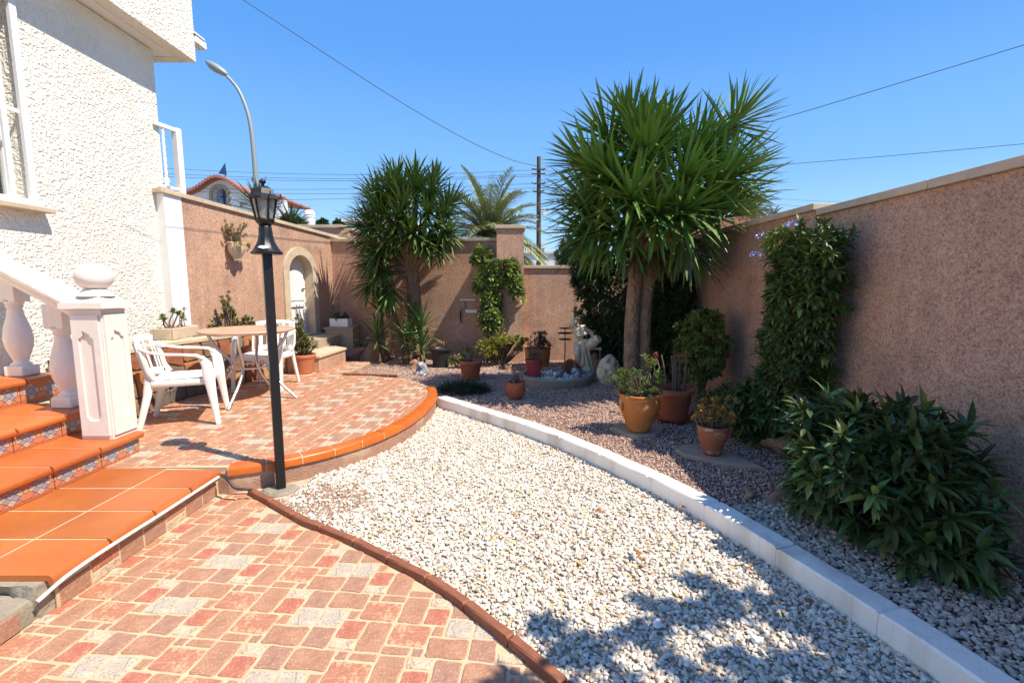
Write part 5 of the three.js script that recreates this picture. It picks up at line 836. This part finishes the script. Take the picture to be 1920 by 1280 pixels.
{ // statue of a figure tipping a jar; local x to the right, y up, z to the viewer; metres
  const t = thing('garden_statue', 'weathered stone statue of a draped figure tipping a jar', 'statue', [1.06, BEDY - .01, 6.86], .1);
  const cone = (p, a, b, r1, r2) => { const pa = p.clone().sub(a), ba = b.clone().sub(a), h = Math.max(0, Math.min(1, pa.dot(ba) / ba.lengthSq())); return pa.addScaledVector(ba, -h).length() - (r1 + (r2 - r1) * h); };
  const ell = (p, c, r) => { const q = p.clone().sub(c), k0 = q.clone().divide(r).length(), k1 = q.clone().divide(r.clone().multiply(r)).length(); return k0 * (k0 - 1) / Math.max(k1, 1e-5); };
  const sm = (a, b, k) => { const h = Math.max(k - Math.abs(a - b), 0) / k; return Math.min(a, b) - h * h * k * .25; };
  const f = p => {
    let d = ell(p, V(-.150, .835, .03), V(.050, .060, .052));                                    // head, turned down to its side
    d = sm(d, ell(p, V(-.128, .855, -.005), V(.056, .046, .054)), .012);                          // hair
    d = sm(d, ell(p, V(-.085, .855, -.03), V(.028, .026, .028)), .01);                            // bun
    d = sm(d, cone(p, V(-.196, .828, .050), V(-.203, .818, .054), .010, .009), .012);              // nose
    d = Math.max(d, .012 - p.distanceTo(V(-.190, .842, .074))); d = Math.max(d, .012 - p.distanceTo(V(-.200, .842, .03))); d = Math.max(d, .007 - p.distanceTo(V(-.205, .803, .052)));   // eye hollows and mouth
    d = sm(d, ell(p, V(-.182, .79, .05), V(.02, .016, .02)), .015);                               // chin
    d = sm(d, cone(p, V(-.125, .80, .01), V(-.085, .755, -.01), .030, .036), .022);                // neck
    d = sm(d, cone(p, V(-.112, .745, .01), V(.0, .75, -.01), .042, .046), .03);                    // shoulders
    d = sm(d, ell(p, V(-.055, .695, .01), V(.078, .075, .062)), .03);                             // chest
    d = sm(d, ell(p, V(-.085, .69, .062), V(.034, .034, .03)), .012); d = sm(d, ell(p, V(-.02, .69, .062), V(.034, .034, .03)), .012);
    d = sm(d, cone(p, V(-.058, .66, .0), V(-.065, .585, .0), .062, .058), .03);                    // waist
    d = sm(d, ell(p, V(-.05, .525, .0), V(.092, .075, .075)), .03);                               // hips
    d = sm(d, cone(p, V(-.13, .735, .02), V(-.108, .635, .075), .034, .028), .018);                // arm across the body
    d = sm(d, cone(p, V(-.108, .635, .075), V(.0, .668, .105), .027, .019), .012);
    for (let k = 0; k < 4; k++) d = sm(d, cone(p, V(.0, .660 + k * .008, .105), V(.034, .655 + k * .009, .108 - k * .003), .0078, .006), .004);
    d = sm(d, cone(p, V(.02, .745, -.01), V(.118, .668, .01), .038, .031), .018);                  // other arm, reaching over the jar
    d = sm(d, cone(p, V(.118, .668, .01), V(.15, .60, .07), .029, .021), .012);
    d = sm(d, cone(p, V(-.085, .50, .03), V(-.105, .385, .085), .064, .052), .03);                 // bare bent leg
    d = sm(d, cone(p, V(-.105, .385, .085), V(-.10, .20, .045), .046, .028), .02); d = sm(d, ell(p, V(-.112, .185, .07), V(.028, .022, .055)), .012);
    let dr = cone(p, V(.0, .50, .01), V(.06, .16, .01), .085, .082); dr += .012 * Math.sin(p.x * 88 + p.y * 26) * Math.max(0, Math.min(1, (.54 - p.y) * 12)); d = sm(d, dr, .02);   // drapery
    d = sm(d, cone(p, V(-.14, .53, .04), V(.03, .565, .075), .022, .03), .015); d = sm(d, cone(p, V(-.03, .55, .08), V(-.02, .22, .085), .02, .026), .02);
    let base = ell(p, V(.03, .06, 0), V(.17, .14, .14)); base += .014 * Math.sin(p.x * 43) * Math.sin(p.y * 55 + 1) * Math.sin(p.z * 45); d = sm(d, base, .025);
    d = sm(d, cone(p, V(.07, .12, .06), V(.17, .02, .07), .05, .035), .02);
    d = sm(d, cone(p, V(.09, .50, .06), V(.135, .545, .075), .075, .082), .012);                    // jar
    d = sm(d, cone(p, V(.155, .56, .08), V(.19, .592, .10), .062, .070), .01);
    d = Math.max(d, -cone(p, V(.17, .572, .09), V(.225, .625, .125), .046, .062));                 // hollow mouth
    d = sm(d, cone(p, V(.10, .445, .07), V(.225, .445, .08), .020, .014), .012); d = sm(d, ell(p, V(.238, .445, .08), V(.026, .026, .024)), .006);
    return d;
  };
  part('figure', boxUV(nets(f, V(-.26, -.02, -.18), V(.30, .94, .22), .008)), M.marble, t);
  part('water_pipe', tube([V(.236, .43, .08), V(.238, .25, .085), V(.235, .0, .085)], .006, 12, 6), M.galv, t);
  const tr = thing('clay_dish', 'broken terracotta tiles lying at the statue foot', 'tile'); part('tile', boxUV(slab([[1.12, 6.42], [1.32, 6.40], [1.30, 6.60], [1.16, 6.62]], BEDY, BEDY + .02, .005)), M.clay, tr);
  const fl = thing('iron_ornament', 'dark tiered iron garden ornament behind the tilted pot', 'ornament', [.86, BEDY, 7.5]); part('stake', limb([V(0, 0, 0), V(.005, .3, 0), V(0, .66, 0)], [.012, .01, .008], 6), M.dark, fl); for (const [y, s] of [[.48, .10], [.58, .12], [.66, .09]]) part('tier', lathe([[.001, y], [s, y + .012], [s, y + .024], [.001, y + .03]], 14), M.dark, fl);
}
{ // garden tap on the back wall
  const t = thing('garden_tap', 'white garden tap under a small shelf on the back wall', 'tap', [-.80, 0, 8.585], -.2);
  part('shelf', bx(.30, .025, .10, 0, 1.20, 0, .004), M.white, t); part('tray', bx(.22, .06, .09, .06, .99, 0, .006), M.white, t); part('tap_body', merge([lathe([[.001, 1.03], [.03, 1.03], [.035, 1.08], [.022, 1.12], [.022, 1.18], [.001, 1.18]], 12), tube([V(0, 1.07, 0), V(-.05, 1.07, .03), V(-.06, 1.02, .03)], .014, 8, 7)]).translate(-.09, 0, 0), M.galv, t); part('hose_end', limb([V(-.15, 1.0, .02), V(-.15, .9, .03), V(-.145, .78, .02)], [.013, .013, .012], 7), M.plasticBlack, t);
}

// ---------------------------------------------------------------- beyond the walls
{
  // tree out of view, over the side wall: its shade falls on the gravel near the viewer
  const r = rngOf(201), t = thing('overhanging_tree', 'leafy tree leaning over the side wall out of view', 'tree');
  part('trunk', boxUV(limb([pt(3.3, -.1, -.1), pt(3.25, 1.2, -.05), pt(3.0, 2.2, .0)], [.12, .10, .07], 9)), M.bark, t);
  // sprays of leaves, listed by where they hang, with their half-width
  const ends = []; for (const [x, f_, q] of [[1.77, 1.05, .03], [1.84, .91, .07], [1.99, .89, .08], [2.14, .99, .06], [2.26, 1.17, .04], [2.36, 1.09, .07], [2.50, 1.14, .06], [2.58, 1.31, .03], [2.62, 1.21, .04], [2.74, 1.17, .06], [2.84, 1.04, .05], [2.92, .94, .07], [2.04, .69, .14], [2.39, .79, .16], [2.69, .84, .10], [2.89, .69, .16], [1.74, .69, .11], [2.54, .54, .26], [2.14, .44, .26], [1.84, .39, .26], [1.84, .0, .45], [2.54, .0, .45]])
    for (let i = 0; i < Math.ceil(q * q * 170) + 2; i++) { const v = rnd(r); ends.push([pt(x + v.x * q, 2.7 + v.y * .1, f_ + v.z * q), v.clone().normalize().add(V(0, .4, 0)).normalize()]); }
  const br = []; for (let i = 0; i < 28; i++) br.push(limb([pt(3.05, 2.1, 0), pt(2.8, 2.5, .1).lerp(ends[i * 5][0], .4), ends[i * 5][0]], [.04, .025, .008], 6)); part('branches', merge(br), M.twig, t);
  bush(t, ends, 9, .12, .055, [.05, .10, .025], .5, r);
}
function palm(name, label, base, top, n, len, col, seed, arch = 1.2) {
  const r = rngOf(seed), t = thing(name, label, 'palm'), C = pt(...top); part('trunk', boxUV(limb([pt(...base), pt(...base).lerp(C, .5), C], [.24, .2, .16], 10)), M.bark, t); const L = newLeaves(), rib = [];
  for (let i = 0; i < n; i++) {
    const a = i * 2.399 + r() * .3, el = 1.35 - 1.75 * (i / n) + rr(-.1, .1, r), d = V(Math.cos(a) * Math.cos(el), Math.sin(el), Math.sin(a) * Math.cos(el)), pts = []; let p = C.clone(), v = d.clone(); const l = len * rr(.85, 1.1, r);
    for (let k = 0; k <= 9; k++) { pts.push(p.clone()); p.addScaledVector(v, l / 9); v.y -= arch * .11 * (.5 + k / 9); v.normalize(); }
    rib.push(limb([pts[0], pts[3], pts[6], pts[9]], [.025, .018, .012, .005], 5));
    const q = new THREE.CatmullRomCurve3(pts); for (let k = 4; k < 64; k++) { const u = k / 64, c = q.getPoint(u), tan = q.getTangent(u), s = V().crossVectors(tan, V(0, 1, 0)).normalize(), ll = l * .25 * Math.sin(Math.PI * Math.min(1, .22 + u * .74)); for (const sg of [-1, 1]) { const dd = tan.clone().multiplyScalar(.75).addScaledVector(s, sg * .8).add(V(0, rr(-.25, .25, r), 0)); blade(L, c, dd, ll * rr(.85, 1.1, r), .03 * len / 2, .25, tint(col, .4, r), 2, .3); } }
  }
  part('ribs', merge(rib), std({ color: lin(.24, .22, .08) }), t); part('crown', leavesGeo(L), M.leafDull, t); return t;
}
palm('date_palm', 'grey-green feather palm rising behind the back wall', [-.75, -.1, 15], [-.72, 2.98, 15], 64, 2.15, [.30, .33, .15], 211, 1.3);
palm('fan_palm', 'distant palm beside the red tiled roof', [10.0, -.1, 20], [10.05, 4.5, 20], 26, 1.25, [.10, .13, .06], 213, 1.6);
palm('far_palm', 'tiny far palm above the side wall coping', [13.7, -.1, 25], [13.7, 4.95, 25], 18, .85, [.08, .12, .05], 217, 1.6);
{
  const r = rngOf(221), y = thing('agave_yucca', 'spiky yucca behind the garden wall beside the street lamp', 'yucca'); part('trunk', limb([pt(-4.85, -.1, 9.3), pt(-4.85, 1.4, 9.3), pt(-4.85, 2.75, 9.3)], [.12, .1, .09], 8), M.bark, y); rosette(y, pt(-4.9, 2.92, 9.2), V(0, 1, .1), 60, .55, .05, [.10, .14, .06], r, 1.7); rosette(y, pt(-4.45, 2.65, 9.5), V(.4, 1, 0), 44, .5, .05, [.07, .11, .045], r, 1.8);
  part('branch', limb([pt(-4.85, 2.2, 9.3), pt(-4.5, 2.65, 9.5)], [.07, .05], 7), M.bark, y);
  const b = thing('hillside_bush', 'green bush showing over the wall beside the chimney', 'bush'); bush(b, ellipsoidEnds(160, [-5.9, 2.9, 12.8], .5, .5, .4, r, .4), 8, .14, .07, [.08, .12, .03], .5, r); part('stem', limb([pt(-5.9, -.1, 12.8), pt(-5.9, 2.7, 12.8)], [.06, .04], 6), M.twig, b);
  for (const [x, f, l] of [[-11.95, 30, 'round distant tree on the skyline, paler of the two'], [-11.1, 30.4, 'round distant tree on the skyline, darker of the two']]) { const q = thing('distant_tree', l, 'tree'); part('trunk', limb([pt(x, -.1, f), pt(x, 4.9, f)], [.12, .08], 6), M.bark, q); bush(q, ellipsoidEnds(170, [x, 5.3, f], .42, .40, .4, r, .4), 8, .17, .09, l.includes('paler') ? [.07, .11, .03] : [.035, .065, .022], .5, r); }
  const fl = thing('red_flowered_shrub', 'shrub with red flowers behind the low back wall', 'shrub'); bush(fl, ellipsoidEnds(260, [1.35, 2.0, 9.6], .5, .42, .4, r, .4), 8, .09, .04, [.045, .085, .025], .5, r); part('stem', limb([pt(1.35, -.1, 9.6), pt(1.35, 1.8, 9.6)], [.05, .03], 6), M.twig, fl);
  const F = newLeaves(); for (let i = 0; i < 30; i++) whorl(F, pt(1.22 + rr(-.2, .25, r), 2.3 + rr(-.12, .1, r), 9.3 + rr(-.1, .1, r)), V(0, 1, .4).normalize(), 7, .05, .03, [.38, .05, .07], .4, r); part('flowers', leavesGeo(F), M.leafDull, fl);
  const hd = thing('far_hedge', 'brownish hedge beside the white building beyond the wall', 'hedge'); bush(hd, [...ellipsoidEnds(200, [2.9, 2.35, 19], .7, .5, .4, r, .4), ...ellipsoidEnds(120, [2.3, 2.5, 20.5], .5, .9, .4, r, .4)], 8, .16, .07, [.10, .10, .04], .5, r); part('stem', limb([pt(2.9, -.1, 19), pt(2.9, 2.0, 19)], [.08, .05], 6), M.twig, hd);
}
{ // street lamp
  const s = thing('street_lamp', 'tall grey curved street lamp beyond the garden wall', 'street lamp');
  part('pole', limb([pt(-7.46, -.1, 14), pt(-7.47, 2, 14), pt(-7.48, 4, 14), pt(-7.49, 5.4, 14), pt(-7.57, 6.3, 14), pt(-7.82, 7.02, 14), pt(-8.15, 7.42, 14)], [.10, .085, .075, .065, .055, .05, .045], 10), M.galv, s);
  const g = new THREE.SphereGeometry(1, 20, 12).scale(.36, .11, .15).rotateZ(-.55); part('lamp_head', g.translate(-8.38, 7.58, -14), M.galv, s); part('lens', new THREE.SphereGeometry(1, 16, 8).scale(.2, .06, .1).rotateZ(-.55).translate(-8.45, 7.54, -13.97), M.frosted, s);
}
{ // utility pole and cables
  const u = thing('utility_pole', 'weathered wooden utility pole rising behind the low back wall', 'pole'); part('pole', boxUV(limb([pt(1.26, -.1, 22), pt(1.24, 3.5, 22), pt(1.22, 7.3, 22)], [.12, .11, .09], 10)), M.oldWood, u);
  for (const [y, w] of [[6.72, .5], [6.52, .5], [6.1, .5], [5.75, .4]]) { part('crossarm', bx(w, .05, .06, 1.225, y, -21.9), M.oldWood, u); for (const k of [-1, 1]) part('insulator', lathe([[.001, 0], [.05, 0], [.06, .05], [.03, .08], [.001, .12]], 8).translate(1.225 + k * w * .55, y, -21.9), M.galv, u); }
  part('meter_box', bx(.2, .3, .12, 1.46, 4.85, -21.9, .01), M.farWhite, u); part('meter_box', bx(.2, .34, .12, 1.48, 3.35, -21.9, .01), M.farWhite, u); part('cable_clip', bx(.12, .5, .1, 1.44, 2.95, -21.9), M.galv, u);
  const wires = [[[-16.1, 6.81, 22], [1.1, 6.72, 22], .25], [[-16.1, 6.57, 22], [1.1, 6.53, 22], .22], [[-16.1, 6.43, 22], [1.1, 6.45, 22], .2], [[-16.2, 5.93, 22], [1.1, 6.12, 22], .15], [[-16.2, 5.81, 22], [1.1, 5.93, 22], .2], [[-16.2, 5.43, 22], [1.1, 5.75, 22], .15], [[-2.95, 4.36, 4.6], [1.1, 6.9, 22], .35], [[1.27, 6.1, 22], [8.9, 5.41, 7.5], .12], [[1.27, 6.26, 22], [15.8, 5.58, 13.8], .1], [[1.34, 6.72, 22], [25.1, 7.35, 34], .3], [[1.34, 6.53, 22], [25.1, 6.9, 34], .3], [[1.35, 6.1, 22], [25.2, 6.42, 34], .3], [[1.35, 5.93, 22], [25.2, 6.05, 34], .3]];
  const names = ['topmost overhead cable left of the utility pole', 'second overhead cable below the topmost', 'third thin overhead cable above the wavy roof', 'overhead cable crossing just below the wavy roof ridge', 'overhead cable crossing the white wavy-roofed house', 'lowest overhead cable across the white wavy-roofed house', 'single dark cable from over the house to the utility pole', 'steep cable crossing the sky above the side wall', 'shallow cable crossing the sky above the side wall', 'uppermost thin cable running behind the large yucca to the side wall', 'second thin cable running behind the large yucca to the side wall', 'third thin cable running behind the large yucca to the side wall', 'lowest thin cable running behind the large yucca to the side wall'];
  wires.forEach(([a, b, sag], i) => { const A = pt(...a), B = pt(...b), m = A.clone().lerp(B, .5).add(V(0, -sag, 0)), q1 = A.clone().lerp(B, .25).add(V(0, -sag * .75, 0)), q3 = A.clone().lerp(B, .75).add(V(0, -sag * .75, 0)); const g = limb([A, q1, m, q3, B], i === 6 ? [.004, .007, .010, .012, .014] : i === 7 ? [.014, .012, .010, .008, .006] : [.009, .009], 5); const o = part(numbered('overhead_cable'), g, M.wire, scene); tag(o, names[i], 'cable', 'overhead cables at the utility pole'); });
}
{ // white house with the wavy tiled gable
  const h = thing('wavy_gable_house', 'distant white house with wavy red-tiled gable and anchor niche', 'house'), y = x => 5.55 + .72 * Math.exp(-Math.pow((x + 13.35) / .95, 2)) - .10 * (x + 13.4) * (x > -13.4 ? .55 : -.1), pts = [];
  for (let i = 0; i <= 40; i++) { const x = -16 + i * .1375; pts.push([x, y(x)]); } const s = shapeOf([[-16, -.1], [-10.5, -.1], ...pts.slice().reverse()]); s.holes.push((() => { const q = new THREE.Path(); q.moveTo(-13.78, 4.6); q.lineTo(-13.1, 4.6); q.lineTo(-13.1, 5.62); q.absarc(-13.44, 5.62, .34, 0, Math.PI, false); q.closePath(); return q; })());
  part('wall', boxUV(extrude(s, .3).translate(0, 0, -22.3)), M.farWhite, h);
  const tiles = part('roof', boxUV(extrude(shapeOf([...pts.map(([a, b]) => [a, b + .10]), ...pts.slice().reverse().map(([a, b]) => [a, b + .01])]), 3.0).translate(0, 0, -24.9)), M.roofTile, h);
  for (let i = 0; i < 40; i++) { const x = -15.9 + i * .137; part('ridge_tile', new THREE.CylinderGeometry(.075, .075, .5, 8).rotateX(Math.PI / 2).translate(x, y(x) + .11, -21.9), M.roofTile, tiles); }
  const w = new THREE.Group(); w.name = 'niche'; h.add(w); part('niche_back', bx(.8, 1.6, .05, -13.44, 5.2, -22.34), std({ color: lin(.30, .38, .52) }), w);
  part('niche_frame', boxUV(extrude((() => { const q = new THREE.Shape(); q.moveTo(-13.90, 4.6); q.lineTo(-13.90, 5.62); q.absarc(-13.44, 5.62, .46, Math.PI, 0, true); q.lineTo(-12.98, 4.6); q.lineTo(-13.1, 4.6); q.lineTo(-13.1, 5.62); q.absarc(-13.44, 5.62, .34, 0, Math.PI, false); q.lineTo(-13.78, 4.6); return q; })(), .08).translate(0, 0, -22.0)), M.flagstone, w);
  part('anchor', merge([bx(.07, .9, .05, -13.44, 5.3, -22.28), bx(.34, .06, .05, -13.44, 5.58, -22.28), new THREE.TorusGeometry(.07, .02, 6, 14).translate(-13.44, 5.8, -22.28), new THREE.TorusGeometry(.22, .035, 6, 16, Math.PI).rotateZ(Math.PI).translate(-13.44, 5.08, -22.28)]), M.bluePaint, w);
  part('weather_vane', merge([bx(.03, .5, .03, -13.2, 6.45, -22.1), extrude(shapeOf([[-13.5, 6.58], [-13.12, 6.52], [-13.16, 7.05]]), .02).translate(0, 0, -22.1)]), M.bluePaint, h);
  part('vent_pipe', merge([new THREE.CylinderGeometry(.05, .05, .8, 8).translate(-11.35 - .55, 5.85, -22.2), new THREE.CylinderGeometry(.14, .14, .18, 10).translate(-11.9, 6.32, -22.2)]), M.galv, h);
  part('wall_lamp', merge([bx(.3, .05, .12, -12.35, 5.22, -21.9), bx(.05, .18, .08, -12.45, 5.14, -21.9)]), M.galv, h);
}
{ // neighbours
  const c = thing('white_chimney', 'round white chimney beyond the garden wall', 'chimney', [-8.52, 0, 20]); part('stack', lathe([[.20, -.1], [.20, 4.2], [.22, 4.25], [.22, 4.5], [.16, 4.6], [.001, 4.62]], 18), M.farWhite, c); part('bands', merge([4.32, 4.42].map(y => new THREE.TorusGeometry(.222, .02, 6, 20).rotateX(Math.PI / 2).translate(0, y, 0))), M.farWhite, c);
  const n = thing('neighbour_wall', 'pink neighbouring wall with cream coping beyond the garden corner', 'wall'); part('wall_face', boxUV(merge([bx(1.15, 3.0, .25, -4.92, 1.4, -12.1), bx(.25, 2.95, 1.7, -4.28, 1.375, -12.83)])), M.pink, n); part('coping', boxUV(merge([bx(1.3, .08, .34, -4.92, 2.945, -12.1, .008), bx(.34, .08, 1.7, -4.26, 2.895, -12.95, .008)])), M.coping, n);
  const w = thing('white_outbuilding', 'white flat building behind the bushy yucca crown', 'building'); part('wall', bx(2.2, 3.75, 2, -4.7, 1.775, -17.5), M.farWhite, w); part('roof', bx(2.4, .1, 2.2, -4.7, 3.71, -17.5), M.farWhite, w); part('window', bx(.6, .6, .05, -5.0, 2.7, -16.49), M.curtain, w);
  const b = thing('white_flat_building', 'low white building behind the utility pole', 'building'); part('wall', bx(2.0, 3.2, 3, 1.4, 1.5, -25.5), M.farWhite, b); part('parapet', bx(2.16, .14, 3.2, 1.4, 3.17, -25.5, .01), M.farWhite, b);
  const r = thing('red_roof_house', 'house with red tiled roof behind the side wall', 'house'); part('wall', bx(3.2, 3.25, 3, 7.4, 1.525, -17.5), M.farWhite, r); const g = extrude(shapeOf([[-1.9, 0], [1.9, 0], [1.0, .55], [-1.0, .55]]), 3.4).translate(7.4, 3.16, -19.2); const roof = part('roof', boxUV(g), M.roofTile, r); for (let i = 0; i < 17; i++) part('tile_row', new THREE.CylinderGeometry(.06, .06, 3.44, 8).rotateX(Math.PI / 2).translate(5.6 + i * .225, 3.2 + Math.min(.52, Math.min(i, 16 - i) * .137), -17.5), M.roofTile, roof);
}

renderer.render(scene, camera);
